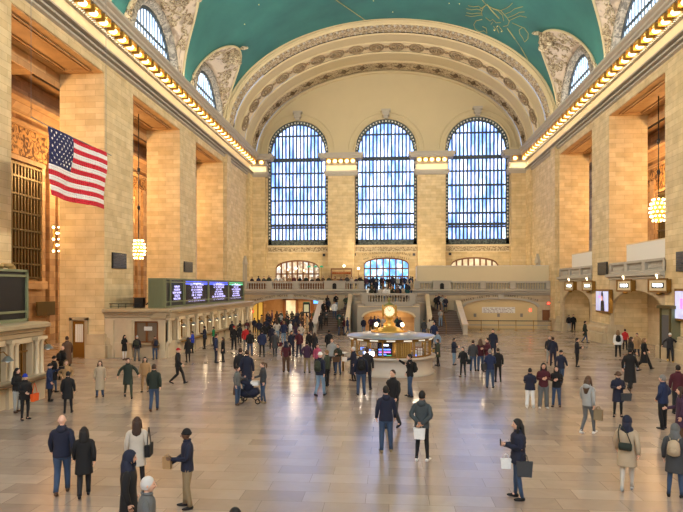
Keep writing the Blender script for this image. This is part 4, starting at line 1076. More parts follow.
for k in range(nb1-3,nb1):
    yy=2.0+(k+.5)*st1
    ticket_window((BX,yy,FL+1.02),'x','dark ticket window of the near left booth, %s from its far corner'%ordn[nb1-1-k],'ticket windows of the near booth')
M['off']=plain('unlit lamp glass with added glow',srgb(200,205,210),.2,emit=(.8,.85,.9,1),es=.5)  # lamp is off; a faint glow is put into its glass
wall_lamp((BX+.05,20.3,2.2),'wide metal lamp over the window of the near left booth','off')
wall_lamp((BX-.2,23.25,2.35),'wide metal lamp at the far corner of the near left booth','off')
# large gate window on the near face of the long booth
t=thing('closed_counter_window',(-15.55,36.7,FL+1),'closed grey shuttered window on the near face of the long booth','window')
mb=MB(); mb.box(-16.3,-14.8,36.95,37.0,FL+.95,2.55); mb.build('shutter',plain('grey brown shutter',srgb(120,104,84),.5),t)
mb=MB(); 
for a,b,c,d in ((-16.35,-14.75,FL+.93,FL+1.05),(-16.35,-14.75,2.45,2.6),(-16.35,-16.22,FL+.95,2.6),(-14.88,-14.75,FL+.95,2.6),(-15.62,-15.5,FL+.95,2.5)): mb.box(a,b,36.85,36.97,c,d)
mb.build('frame',M['wood'],t)
mb=MB(); mb.box(-15.7,-15.2,36.8,36.9,1.95,2.2); mb.build('sign',M['white'],t)
# counter shelf
mb=MB(); mb.box(-16.5,-14.6,36.35,36.8,FL+.88,FL+.97); tag(mb.build('counter_shelf',M['marble_d']),'stone counter shelf under the closed window of the long booth','shelf')

# ---- departure boards
def board(y0,y1,x0,x1,z0,z1,label,panels):
    t=thing('departure_board',((x0+x1)/2,(y0+y1)/2,z0),label,'departure board')
    mb=MB(); mb.box(x0,x1,y0,y1,z0+.12,z1-.08); mb.build('case',M['black'],t)
    mb=MB()
    for z in (z0,z0+.35,z1-.3,z1-.1): mb.box(x1,x1+.07,y0,y1,z,z+.09)
    y=y0
    k=0
    for p in [y0]+[q for pq in panels for q in pq[:2]]+[y1-.1]: mb.box(x1,x1+.09,p,p+.1,z0,z1)
    for q in range(4): xx=x0+(x1-x0)*q/3; mb.box(xx-.04,xx+.04,y0-.06,y0,z0,z1)
    mb.box(x0,x1,y0-.07,y0,z0,z0+.12); mb.box(x0,x1,y0-.07,y0,z1-.14,z1); mb.box(x0-.04,x1+.09,y0-.08,y1,z1-.1,z1); mb.box(x0-.04,x1+.09,y0-.08,y1,z0,z0+.12)
    for q in range(12): xx=x0+(x1-x0)*(q+.5)/12; mb.box(xx-.02,xx+.02,y0-.1,y0,z0,z1)
    mb.box(x0,x1,y0-.05,y0-.01,z0,z1)
    mb.box(x0,x1,y1,y1+.05,z0,z1)
    mb.build('casing',M['boardgreen'],t)
    for i,(a,b,hdr,rows,title) in enumerate(panels):
        mb=MB(); mb.box(x1+.0,x1+.03,a+.15,b-.05,z0+.42,z1-.12); sc_=mb.build('screen',M['scr'],t)
        if hdr:
            mb=MB(); mb.box(x1+.03,x1+.04,a+.2,b-.1,z1-.4,z1-.16); mb.build('header_bar',M[hdr],sc_)
            text_on('heading',title,.2,(x1+.05,(a+b)/2+.05,z1-.28),(PI/2,0,PI/2),M['scrwhite'],sc_,.004,xs=1.5)
        rr=random.Random(i*7+int(y0))
        if rows:
            tt='\n'.join(rows); text_on('train_times',tt,.2,(x1+.04,(a+b)/2+.05,(z0+z1)/2-.02),(PI/2,0,PI/2),M['scrwhite2'],sc_,.003,spacing=1.05,xs=1.45)
        else:
            text_on('message','HARLEM\nHUDSON\nNEW HAVEN\nTICKETS\nWELCOME',.21,(x1+.04,(a+b)/2+.05,(z0+z1)/2+.0),(PI/2,0,PI/2),M['scrwhite2'],sc_,.003,xs=1.3)
    return t
M['scrwhite2']=plain('lavender white text',(.6,.6,.8,1),.3,emit=(.5,.46,1,1),es=1.5)
M['scrblue2']=plain('deep blue header',(.05,.1,.6,1),.3,emit=(.05,.1,1,1),es=1.3)
def rows(seed,n=7):
    r=random.Random(seed); names=['CROTON HARMON','STAMFORD','NEW HAVEN','SOUTHEAST','WHITE PLAINS','POUGHKEEPSIE','NORTH','WASSAIC','HARRISON','RYE']
    return ['%d:%02d  %2d  %s'%(r.randint(1,3),r.randint(0,59),r.randint(11,42),r.choice(names)) for _ in range(n)]
Yp=lambda px,X_=-14.7: -X_*594/(VX-px)+X_*.0808
board(Yp(164.5),Yp(243.5),-15.75,-14.7,3.365,5.34,'long green-cased departure board with lit train times above the ticket windows',
  [(Yp(169.5),Yp(182.5),None,None,''),(Yp(184),Yp(207.3),'scrblue2',rows(1),'DEPARTURES'),(Yp(208),Yp(227.5),'scrblue2',rows(2),'DEPARTURES'),(Yp(228),Yp(242.5),'scrgreen',rows(3),'ARRIVALS')])
board(8.0,22.9,-15.9,-14.7,3.365,5.45,'dark green-cased departure board above the near left booth, cut by the frame',
  [(8.5,14.2,'scrblue2',rows(4),'DEPARTURES'),(14.4,21.0,None,None,'')])
# folded cloth-like cover on the near board
mb=MB().sh(); rr=random.Random(2)
for k in range(9): mb.ball((-15.2+rr.uniform(-.3,.3),22.0+rr.uniform(-.45,.35),5.5+rr.uniform(0,.12)),(rr.uniform(.1,.2),rr.uniform(.15,.25),rr.uniform(.05,.12)),8,5)
tag(mb.build('draped_cover',plain('tan cloth',srgb(160,130,80),.9,noise=.2)),'crumpled tan cover lying on top of the near departure board','cloth')
# railing and stacked gear on the ledge left of the long board
t=thing('ledge_railing',(-16.8,37.4,3.36),'low dark railing on the ledge left of the long departure board','railing')
mb=MB().sh(); mb.tube([(-18.2,37.2,3.65),(-16.0,37.2,3.65)],.03,6); mb.tube([(-18.2,37.2,3.5),(-16.0,37.2,3.5)],.02,6)
for q in range(5): mb.tube([(-18.1+q*.5,37.2,3.36),(-18.1+q*.5,37.2,3.65)],.02,6)
mb.build('rails',M['black'],t)
mb=MB(); mb.box(-16.9,-16.3,38.0,38.4,3.36,4.0); mb.box(-16.95,-16.25,37.95,38.45,4.0,4.05); tag(mb.build('equipment_box',M['black']),'black box standing on the ledge left of the long departure board','box')
t=thing('stair_rail',(-18.8,43,3.0),'dark sloping handrail in the opening left of the long departure board','handrail')
mb=MB().sh(); mb.tube([(-18.6,44,3.4),(-18.6,47.5,4.6)],.05,6); mb.tube([(-18.6,47.5,4.6),(-18.6,49.5,4.6)],.05,6); mb.build('rail',M['black'],t)
for q in (44,46,48): mb=MB().sh(); mb.tube([(-18.6,q,3.36),(-18.6,q,3.4+min(1.2,(q-44)*.34))],.03,6); mb.build('post',M['black'],t)

# speaker grilles on piers
def pier_speaker(s,y0,y1,z0,z1,label):
    xw=XL if s<0 else XR; t=thing('speaker_panel',(xw,(y0+y1)/2,z0),label,'speaker')
    mb=MB(); mb.box(xw,xw-s*.12,y0,y1,z0,z1); mb.build('case',M['black'],t)
    mb=MB()
    for q in range(1,10): z=z0+(z1-z0)*q/10; mb.box(xw-s*.12,xw-s*.14,y0+.05,y1-.05,z-.02,z+.02)
    mb.build('slats',M['scr'],t)
def Yw(px,X_): return -X_*594/(VX-px)+X_*.0808
pier_speaker(-1,Yw(111.5,XL),Yw(125,XL),6.0,7.05,'black square speaker high on the left pier nearest the flag')
pier_speaker(-1,Yw(183.5,XL),Yw(191.5,XL),6.1,7.05,'black square speaker on the left pier above the long departure board')
pier_speaker(1,Yw(608,XR),Yw(599,XR),5.75,6.8,'black square speaker on the right pier above the advertising screen')
pier_speaker(1,Yw(691,XR),Yw(678,XR),5.7,6.9,'black square speaker on the right pier cut by the frame')

# little door in the left pier
def at_x(px,py,X_):
    Y=Yw(px,X_); return at_plane_y(px,py,Y)
t=thing('brass_door',(-20,36.7,FL),'narrow brass door with white glass bars in the left pier reveal','door')
a,b=at_plane_y(73.5,0,36.7).x,at_plane_y(86,0,36.7).x
mb=MB(); mb.box(a,b,36.62,36.68,FL,2.55); mb.build('door_leaf',M['brass'],t)
for k in range(4): mb=MB(); x=a+.18+k*(b-a-.3)/4; mb.box(x,x+.1,36.58,36.62,1.2,2.35); mb.build('glass_bar',M['white'],t)
mb=MB(); mb.box(a-.18,a,36.5,36.7,FL,2.75); mb.box(b,b+.18,36.5,36.7,FL,2.75); mb.box(a-.18,b+.18,36.5,36.7,2.6,2.8); mb.build('door_frame',M['marble_d'],t)
# small bronze window low on the gallery back wall
t=thing('bronze_vent',(xgl,44,2.4),'small bronze barred window low in the left gallery wall','window')
mb=MB(); mb.box(xgl+.35,xgl+.45,43.2,45.6,2.5,3.6); mb.build('frame',M['bronze'],t)

# ---- chandeliers
M['cbulb']=plain('chandelier bulb',srgb(255,230,190),.3,emit=(1,.62,.28,1),es=9)
def chandelier(x,y,z,R_,H,ztop,label):
    t=thing('chandelier',(x,y,z),label,'chandelier')
    mb=MB().sh(); mb.tube([(x,y,z+H/2),(x,y,ztop)],.04,6)
    for q in (.25,.55): zz=z+H/2+(ztop-z-H/2)*q; mb.ball((x,y,zz),(.13,.13,.2),8,6)
    mb.build('chain',M['black'],t)
    mb=MB().sh(); mb.lathe([(0,-H/2),(R_*.4,-H*.42),(R_*.75,-H*.2),(R_*.8,0),(R_*.72,H*.22),(R_*.4,H*.42),(.06,H/2)],(x,y,z),16); mb.build('melon_frame',M['gold'],t)
    for r in range(6):
        q=-.42+.84*r/5; rad=R_*math.sqrt(max(.05,1-(q*2)**2*.8)); n=8 if r in(0,5) else 12
        for k in range(n):
            a=2*PI*(k+.5*(r%2))/n; mb=MB().sh(); mb.ball((x+rad*math.cos(a),y+rad*math.sin(a),z+q*H),.075,7,5); mb.build('bulb',M['cbulb'],t)
    return t
chandelier(-19.9,45.6,7.75,.5,1.65,TOP,'large egg-shaped chandelier glowing in the second left opening')
chandelier(19.4,44.3,10.3,.58,1.8,TOP,'large egg-shaped chandelier glowing in the right opening')
t=thing('wall_sconce',(-21.0,35.9,7.8),'tall cluster of glowing bulbs beside the pier behind the flag','lamp')
sx,sy=-21.4,36.2
mb=MB().sh(); mb.tube([(sx,sy,6.9),(sx,sy,8.7)],.05,6); mb.build('stem',M['gold'],t)
for k in range(5):
    for dx_,r_ in ((.12+.12*(1 if k%2 else -1),.085),(.34,.06)): mb=MB().sh(); mb.ball((sx+dx_,sy-.05,7.05+k*.38),r_,8,5); mb.build('bulb',M['cbulb'],t)

# ---- right side balconies and gates
GX=XR-.15
def right_bay(a,b,arch,name,big):
    c,h,zs,zt=arch
    mb=MB()
    def it(y):
        if abs(y-c)<h: return [(seg(y,c,h,zs,zt),5.45)]
        return [(FL,5.45)]
    for u,v in ((a,c-h),(c-h,c+h),(c+h,b)): strips(mb,u,v,.25,it,lambda u_,z,k:(XR+.05+k*.25,u_,z))
    # recess room
    mb.box(XR+3.02,XR+3.5,a-1.5,b+1.5,FL,5.4)
    w=mb.build('wall_gate_'+name,M['stone_low'],kind='structure')
    mb=MB(); mb.sweep([(XR+.05-d,z) for d,z in [(0,5.3),(.1,5.35),(.1,5.45),(.35,5.55),(.35,5.75),(0,5.8),(-3,5.8),(-3,5.3)]],'y',a,b); mb.build('balcony_slab',M['trimstone'],w)
    # inner door arch in the recess
    mb=MB(); n=14; cc=c-1.2; hh=1.0
    mb.prism([(cc-hh,FL),(cc+hh,FL)]+[(cc+hh*math.cos(PI*i/n),2.7+.5*math.sin(PI*i/n)) for i in range(n+1)],'x',XR+2.95,XR+3.03); mb.build('inner_doorway',M['marble_d'],w)
    mb=MB(); mb.grid([[(XR+2.93,cc+(hh+q)*math.cos(PI*i/n),2.7+(.5+q)*math.sin(PI*i/n)) for i in range(n+1)] for q in (0,.2)]); mb.box(XR+2.85,XR+3.05,cc-hh-.2,cc-hh,FL,2.7); mb.box(XR+2.85,XR+3.05,cc+hh,cc+hh+.2,FL,2.7); mb.build('inner_arch',M['marble'],w)
    # balustrade in three bays
    L=b-a; P=[(XR+.2,a+.1+(L-.2)*q/3,5.8) for q in range(4)]
    t=thing('balustrade',(XR+.2,a+.1,5.8),'stone balustrade in three bays across the %s right opening'%big,'balustrade')
    mb=MB(); bar(mb,P[0],P[-1],.36,0,.12); mb.build('plinth',M['trimstone'],t)
    mb=MB(); 
    for u,v in zip(P,P[1:]): 
        mb=MB(); u=Vector(u)+Vector((0,.35,.12)); v=Vector(v)+Vector((0,-.35,.12)); balusters(mb,u,v,.22,.85); mb.build('balusters',M['trimstone'],t)
    mb=MB(); bar(mb,P[0],P[-1],.42,.68,.85); mb.build('rail',M['trimstone'],t)
    for p in P: mb=MB(); mb.box(p[0]-.2,p[0]+.2,p[1]-.25,p[1]+.25,5.8,6.55); mb.build('pedestal',M['trimstone'],t)
    t=thing('hoarding',(XR+.9,(a+b)/2,5.8),'white hoarding standing behind the balustrade of the %s right opening'%big,'hoarding')
    mb=MB(); mb.box(XR+.9,XR+1.0,a,b-1.2,5.8,8.05); mb.build('board_face',M['white'],t); mb=MB(); mb.box(XR+.88,XR+1.02,a,b-1.2,8.0,8.08); mb.build('capping',M['panelc'],t)
    return w
right_bay(53.2,63.1,(58.0,4.3,2.9,4.5),'far','far')
right_bay(39.5,49.2,(44.3,4.6,2.9,4.5),'middle','middle')
right_bay(25.8,35.2,(30.5,4.5,2.9,4.5),'near','near')
# lit track signs
M['signlit']=plain('lit sign face',(1,1,1,1),.3,emit=(.95,.97,1,1),es=5)
def track_sign(y,z,txt,label):
    x=XR-.2; t=thing('track_sign',(x,y,z),label,'sign')
    mb=MB(); mb.box(x-.05,x+.25,y-1.3,y+1.3,z-.4,z+.4); mb.box(x-.12,x-.05,y-1.42,y+1.42,z+.34,z+.46); mb.box(x-.12,x-.05,y-1.42,y+1.42,z-.46,z-.34); mb.box(x-.12,x-.05,y-1.42,y-1.25,z-.4,z+.4); mb.box(x-.12,x-.05,y+1.25,y+1.42,z-.4,z+.4); mb.build('case',M['brass'],t)
    mb=MB(); mb.box(x-.07,x-.05,y-1.25,y+1.25,z-.34,z+.34); mb.build('face_panel',M['frieze'],t)
    mb=MB(); mb.box(x-.09,x-.07,y-.85,y+.85,z-.17,z+.17); mb.build('number_window',M['black'],t)
    text_on('number','TRACK '+txt,.3,(x-.1,y,z),(PI/2,0,-PI/2),M['signlit'],t,.01,xs=1.0)
    mb=MB().sh(); mb.tube([(x-.1,y,z+.42),(x-.1,y,z+.66)],.03,6); mb.ball((x-.15,y,z+.66),.075,10,6); mb.build('lamp',M['bulbw'],t)
    mb=MB().sh(); mb.ball((x,y,z-.52),(.2,.35,.12),8,5); mb.build('scroll_bracket',M['brass'],t)
Yr=lambda px: Yw(px,XR-.35)
track_sign(Yr(568.5),4.85,'37','glowing gate sign at the far end of the right wall')
track_sign(Yr(586.5),4.85,'36','glowing gate sign left of the pier with the advertising screen')
track_sign(Yr(623),4.85,'35','glowing gate sign just right of the pier with the advertising screen')
track_sign(Yr(656.5),4.85,'34','glowing gate sign above the recess with the green lift')
# advertising screens on the piers
def ad_m(name,seed):
    m,nt,b=new_mat(name); L=nt.links.new; geo=N(nt,'ShaderNodeNewGeometry'); nz=N(nt,'ShaderNodeTexNoise'); nz.inputs['Scale'].default_value=1.1; nz.inputs['Detail'].default_value=2; L(geo.outputs['Position'],nz.inputs['Vector'])
    cr=N(nt,'ShaderNodeValToRGB'); cr.color_ramp.elements[0].color=srgb(60,70,200); cr.color_ramp.elements[0].position=.35; cr.color_ramp.elements[1].color=srgb(150,180,250); cr.color_ramp.elements[1].position=.6; L(nz.outputs[0],cr.inputs[0]); L(cr.outputs[0],b.inputs['Emission Color']); b.inputs['Emission Strength'].default_value=.5; return m
M['ad']=ad_m('bright advert',1)
def ad_screen(y0,y1,z0,z1,label,fig):
    t=thing('advertising_screen',(XR,(y0+y1)/2,z0),label,'screen')
    mb=MB(); mb.box(XR-.3,XR,y0,y1,z0,z1); mb.build('frame',M['brass'],t)
    mb=MB(); mb.box(XR-.33,XR-.3,y0+.15,y1-.15,z0+.15,z1-.15); mb.build('picture',M['ad'],t)
    if fig:
        cy=(y0+y1)/2-.1; x=XR-.34
        mb=MB(); mb.prism([(cy-.5,z0+.15),(cy+.35,z0+.15),(cy+.3,z0+.9),(cy+.1,z0+1.1),(cy-.15,z0+1.1),(cy-.4,z0+.9)],'x',x,x+.01); mb.prism([(cy+.22*math.cos(i*PI/8)+0,z1-.55+.42*math.sin(i*PI/8)) for i in range(16)],'x',x,x+.01); mb.build('pictured_hair_and_coat',M['scr'],t)
        mb=MB(); mb.prism([(cy+.13*math.cos(i*PI/8)+.02,z1-.72+.22*math.sin(i*PI/8)) for i in range(16)],'x',x-.01,x); mb.build('pictured_face',plain('pictured skin',srgb(220,160,140),.5,emit=srgb(220,160,140),es=.8),t)
        mb=MB(); mb.box(x-.01,x,cy+.6,cy+.75,z0+1.2,z0+1.4); mb.build('pictured_shape',M['scrmag'],t)
    else:
        mb=MB(); mb.box(XR-.35,XR-.34,(y0+y1)/2-.3,(y0+y1)/2+.0,z1-1.2,z1-.6); mb.build('pictured_logo',M['scrmag'],t)
    return t
ad_screen(Yw(610.3,XR-.2),Yw(597,XR-.2),2.65,4.55,'bright advertising screen showing a dark-haired person, on the right pier',True)
ad_screen(Yw(690,XR-.2),Yw(676,XR-.2),2.7,4.65,'pale blue advertising screen at the right edge of the picture',False)
# dark panel and green lift kiosk in the middle recess
t=thing('dark_display',(XR+2.9,47,1),'tall black panel on the wall inside the middle right arch','panel')
a_=Yw(636,XR+3.1); b_=Yw(628.5,XR+3.1); mb=MB(); mb.box(XR+2.9,XR+3.05,a_,b_,1.5,4.0); mb.build('panel_face',M['black'],t); mb=MB(); mb.box(XR+2.98,XR+3.16,a_-.06,b_+.06,3.98,4.06); mb.build('frame',M['iron'],t)
t=thing('lift_kiosk',(XR-.2,39.6,FL),'grey green metal lift kiosk against the right wall pier','kiosk')
y0,y1=Yw(672,XR-.5),Yw(660,XR-.5)
mb=MB(); mb.box(XR-.5,XR+1.2,y0,y1,FL,3.4); mb.build('body',plain('grey green metal',srgb(120,122,96),.4,metal=.4),t)
mb=MB(); mb.box(XR-.65,XR+1.3,y0-.15,y1+.15,3.4,3.6); mb.build('cap',M['bronze'],t)
mb=MB(); mb.box(XR-.54,XR-.5,y0+.35,y1-.35,FL+.1,3.0); mb.build('door_panel',plain('grey glass door',srgb(90,92,96),.2),t)
for q in (y0+.12,y1-.24): mb=MB(); mb.box(XR-.58,XR-.5,q,q+.12,FL,3.4); mb.build('corner_post',M['bronze'],t)

# ---- flag
fx=-15.0
A0=Yw(48,fx); A1=Yw(106,fx)
TL=at_plane_y(48,126,A0); TR=at_plane_y(106,152.5,A1); BL=at_plane_y(46.5,195,A0-.05); BR=at_plane_y(104.5,209,A1)
t=thing('flag',(fx,A0,TL.z),'large American flag hanging from wires in front of the left wall','flag')
def fpt(u,v):
    p=TL.lerp(TR,u).lerp(BL.lerp(BR,u),v); p=Vector((fx+.12*math.sin(u*9+v*1.5)*(.3+v)+.05*math.sin(v*7),p.y,p.z-.04*math.sin(PI*u)*v)); return p
M['fred']=plain('flag red',srgb(206,28,50),.8); M['fwhite']=plain('flag white',srgb(240,236,236),.8); M['fblue']=plain('flag navy',srgb(36,42,90),.8)
mb=MB().sh(); nu=36
for sidx in range(13):
    for vv in range(2):
        v0=(sidx+vv/2)/13; v1=(sidx+(vv+1)/2)/13
        for i in range(nu):
            u0,u1=i/nu,(i+1)/nu
            if v1<=7/13+1e-6 and u1<=.4+.001: mi=2
            else: mi=0 if sidx%2==0 else 1
            mb.mat(mi); mb.add([fpt(u0,v0),fpt(u1,v0),fpt(u1,v1),fpt(u0,v1)],[(0,1,2,3)])
ob=mb.build('cloth',[M['fred'],M['fwhite'],M['fblue']],t)
md=ob.modifiers.new('t','SOLIDIFY'); md.thickness=.02
mb=MB()
for r in range(9):
    for c_ in range(6 if r%2==0 else 5):
        u=(.4/12)*(1+2*c_+(0 if r%2==0 else 1)); v=(7/13)*(r+1)/10; c0=fpt(u,v); 
        for sx in (.02,-.02):
            star=[]
            for i in range(10):
                rr_=.085 if i%2==0 else .036; a=PI/2+i*PI/5; star.append((c0.x+sx,c0.y+rr_*math.cos(a),c0.z+rr_*math.sin(a)))
            mb.add(star,[tuple(range(10))])
mb.build('stars',M['fwhite'],t)
mb=MB().sh(); p0=at_plane_y(31,117,Yw(31,fx)); mb.tube([p0,TL,TR+Vector((0,.6,-.02))],.025,6); mb.build('top_rod',M['steel'],t)
mb=MB().sh(); mb.tube([p0,(p0.x,p0.y,26)],.012,5); mb.tube([TR,(TR.x,TR.y,26.5)],.012,5); mb.build('hanging_wires',M['steel'],t)
# ================================================================ PEOPLE
def P_(sh=.17, e=((.235,.03,1.15),(.235,.03,1.15)), w=((.245,-.04,.92),(.245,-.04,.92)), k=((.11,-.02,.5),(.115,-.01,.5)), a=((.125,.05,.09),(.135,-.02,.09)), hd=(None,None), toe=((.2,-1,0),(-.25,-1,0)), lean=0):
    return dict(sh=sh,e=e,w=w,k=k,a=a,hd=hd,toe=toe,lean=lean)
# index 0 = figure's left hand side (+x when facing -y), 1 = the other
POSES={
 'stand':P_(),
 'phone':P_(e=((.225,.02,1.14),(.225,.02,1.14)),w=((.07,-.27,1.2),(.07,-.27,1.17))),
 'phone1':P_(w=((.12,-.28,1.25),(.245,-.04,.92)),e=((.23,.0,1.14),(.235,.03,1.15))),
 'hold':P_(w=((.245,-.04,.92),(.17,-.33,1.08)),e=((.235,.03,1.15),(.23,-.05,1.13))),
 'behind':P_(e=((.26,.1,1.16),(.26,.1,1.16)),w=((.05,.19,1.0),(.05,.19,.97))),
 'pockets':P_(e=((.29,.06,1.17),(.29,.06,1.17)),w=((.18,-.1,.97),(.18,-.1,.97))),
 'reach':P_(e=((.2,-.22,1.36),(.235,.03,1.15)),w=((.1,-.45,1.5),(.22,-.1,.93))),
 'walk':P_(e=((.235,.12,1.17),(.235,-.06,1.15)),w=((.24,.12,.93),(.22,-.24,.98)),k=((.09,-.2,.53),(.09,.0,.5)),a=((.09,-.3,.1),(.09,.34,.17)),toe=((0,-1,.25),(0,-1,-.5))),
 'walk2':P_(e=((.24,-.04,1.15),(.235,.1,1.16)),w=((.23,-.16,.94),(.24,.1,.92)),k=((.09,.0,.5),(.09,-.13,.51)),a=((.09,.22,.13),(.09,-.18,.09)),toe=((0,-1,-.35),(0,-1,.1))),
 'carry':P_(e=((.22,-.03,1.13),(.22,-.03,1.13)),w=((.1,-.33,1.14),(.13,-.32,1.0))),
 'dive':P_(e=((.34,.02,1.2),(.34,.02,1.2)),w=((.42,-.1,1.0),(.42,-.1,1.0)),k=((.11,-.18,.53),(.1,.02,.5)),a=((.12,-.34,.1),(.1,.36,.17)),toe=((0,-1,.25),(0,-1,-.5))),
}
HIP=(.09,.0,.9); 
def jt(p,side,key):
    s=1 if side==0 else -1; v=p[key][side]; return Vector((v[0]*s,v[1],v[2]))
def hand_dir(p,side):
    e,w=jt(p,side,'e'),jt(p,side,'w'); return (w-e).normalized()
M['eye']=plain('dark eyes',(.02,.015,.012,1),.3); M['lip']=plain('lips',srgb(150,84,76),.5)
def body_mesh(pn):
    p=POSES[pn]
    v=[(0,0,.93),(0,.01,1.12),(0,.01,1.32),(0,.005,1.46),(0,-.005,1.53),(0,-.012,1.6)]; r=[(.115,.09),(.105,.075),(.12,.085),(.055,.05),(.05,.052),(.05,.055)]
    ed_=[(i,i+1) for i in range(5)]
    def chain(root,pts,rad):
        prev=root
        for q,rr_ in zip(pts,rad):
            v.append(tuple(q)); r.append((rr_,rr_)); ed_.append((prev,len(v)-1)); prev=len(v)-1
    hands=[]
    for s in (0,1):
        S=Vector((p['sh']*.9*(1 if s==0 else -1),.01,1.385)); e,w=jt(p,s,'e'),jt(p,s,'w'); d=hand_dir(p,s)
        chain(2,[S,S.lerp(e,.5),e,e.lerp(w,.5),w,w+d*.045,w+d*.085],[.042,.042,.038,.034,.026,.032,.03])
        hands.append((w,d,1 if s==0 else -1))
        hp=Vector((HIP[0]*(1 if s==0 else -1),0,.88)); k_,a_=jt(p,s,'k'),jt(p,s,'a')
        chain(0,[hp,hp.lerp(k_,.5),k_,k_.lerp(a_,.35),a_,a_+Vector((0,-.07,-.05))],[.07,.062,.044,.042,.03,.03])
    me=bpy.data.meshes.new('b'); me.from_pydata(v,ed_,[]); ob=bpy.data.objects.new('b',me); COL.objects.link(ob)
    md=ob.modifiers.new('s','SKIN'); md.use_smooth_shade=True
    sk=me.skin_vertices[0].data
    for i,q in enumerate(r): sk[i].radius=q; sk[i].use_root=(i==0)
    ob.modifiers.new('u','SUBSURF').levels=1
    dg=bpy.context.evaluated_depsgraph_get(); ev=ob.evaluated_get(dg); em=ev.to_mesh()
    mb=MB().sh(); mb.add([v_.co.copy() for v_ in em.vertices],[tuple(f.vertices) for f in em.polygons]); ev.to_mesh_clear()
    bpy.data.objects.remove(ob); bpy.data.meshes.remove(me)
    # fingers: four unequal ones curling, thumb from the palm's side
    for w,d,s in hands:
        side=Vector((s,0,0)); pn_=d.cross(side).normalized(); side=pn_.cross(d).normalized()
        if abs(d.z)>.7: spread=Vector((0,-1,0)); curl=Vector((-s,0,0))
        else: spread=Vector((0,0,1)) if abs(d.z)<.5 else Vector((0,-.7,.7)); curl=Vector((-s,0,0))
        spread=(spread-d*spread.dot(d)).normalized(); curl=(curl-d*curl.dot(d)).normalized()
        base=w+d*.08
        for i,L_ in enumerate((.068,.078,.072,.056)):
            o_=spread*(.03-.02*i); b0=base+o_
            mb.tube([b0-d*.02,b0+d*L_*.45+curl*.006,b0+d*L_*.8+curl*.024,b0+d*L_*.85+curl*.04],[.0105,.0095,.0085,.006],5)
        b0=w+d*.03+spread*.026
        mb.tube([b0,b0+spread*.03+d*.018,b0+spread*.036+d*.045+curl*.012],[.012,.0105,.007],5)
    # head
    c=Vector((0,-.018,1.625)); n,m_=18,14; vs=[];fs=[]
    for j in range(m_+1):
        ph=-PI/2+PI*j/m_; zz=math.sin(ph)
        for i in range(n):
            a=2*PI*i/n; x=math.cos(ph)*math.cos(a); y=math.cos(ph)*math.sin(a)
            X_=x*.077; Y_=y*.098; Z_=zz*.118
            if zz<0: X_*=1-.28*(-zz)**1.3; Y_= Y_*(1-.22*(-zz)) - .014*(-zz)
            if y<-.9*math.cos(ph) and -.5<zz<.15: Y_-=.0
            vs.append((c.x+X_,c.y+Y_,c.z+Z_))
    for j in range(m_):
        for i in range(n): fs.append((j*n+i,j*n+(i+1)%n,(j+1)*n+(i+1)%n,(j+1)*n+i))
    mb.add(vs,fs)
    mb.tube([(0,c.y-.088,1.645),(0,c.y-.103,1.625),(0,c.y-.118,1.603),(0,c.y-.098,1.592)],[.008,.011,.015,.01],6)       # nose
    for s in (1,-1):
        mb.ball((s*.079,-.012,1.622),(.012,.02,.03),6,5)
        mb.tube([(s*.018,c.y-.094,1.652),(s*.045,c.y-.085,1.655)],.006,4)
    mb.mat(1)
    for s in (1,-1): mb.ball((s*.031,c.y-.087,1.637),(.012,.008,.007),6,4)
    mb.mat(2); mb.tube([(-.024,c.y-.082,1.573),(0,c.y-.092,1.574),(.024,c.y-.082,1.573)],[.004,.008,.004],5)
    return mb.mesh('body_'+pn,[None_m,M['eye'],M['lip']])
None_m=plain('skin',srgb(214,164,136),.55)
def ringz(mb,rings,n=18):
    rows=[]
    for z,rx,ry,yo in rings: rows.append([(rx*math.copysign(abs(math.cos(2*PI*i/n))**.85,math.cos(2*PI*i/n)),yo+ry*math.sin(2*PI*i/n),z) for i in range(n+1)])
    mb.grid(rows)
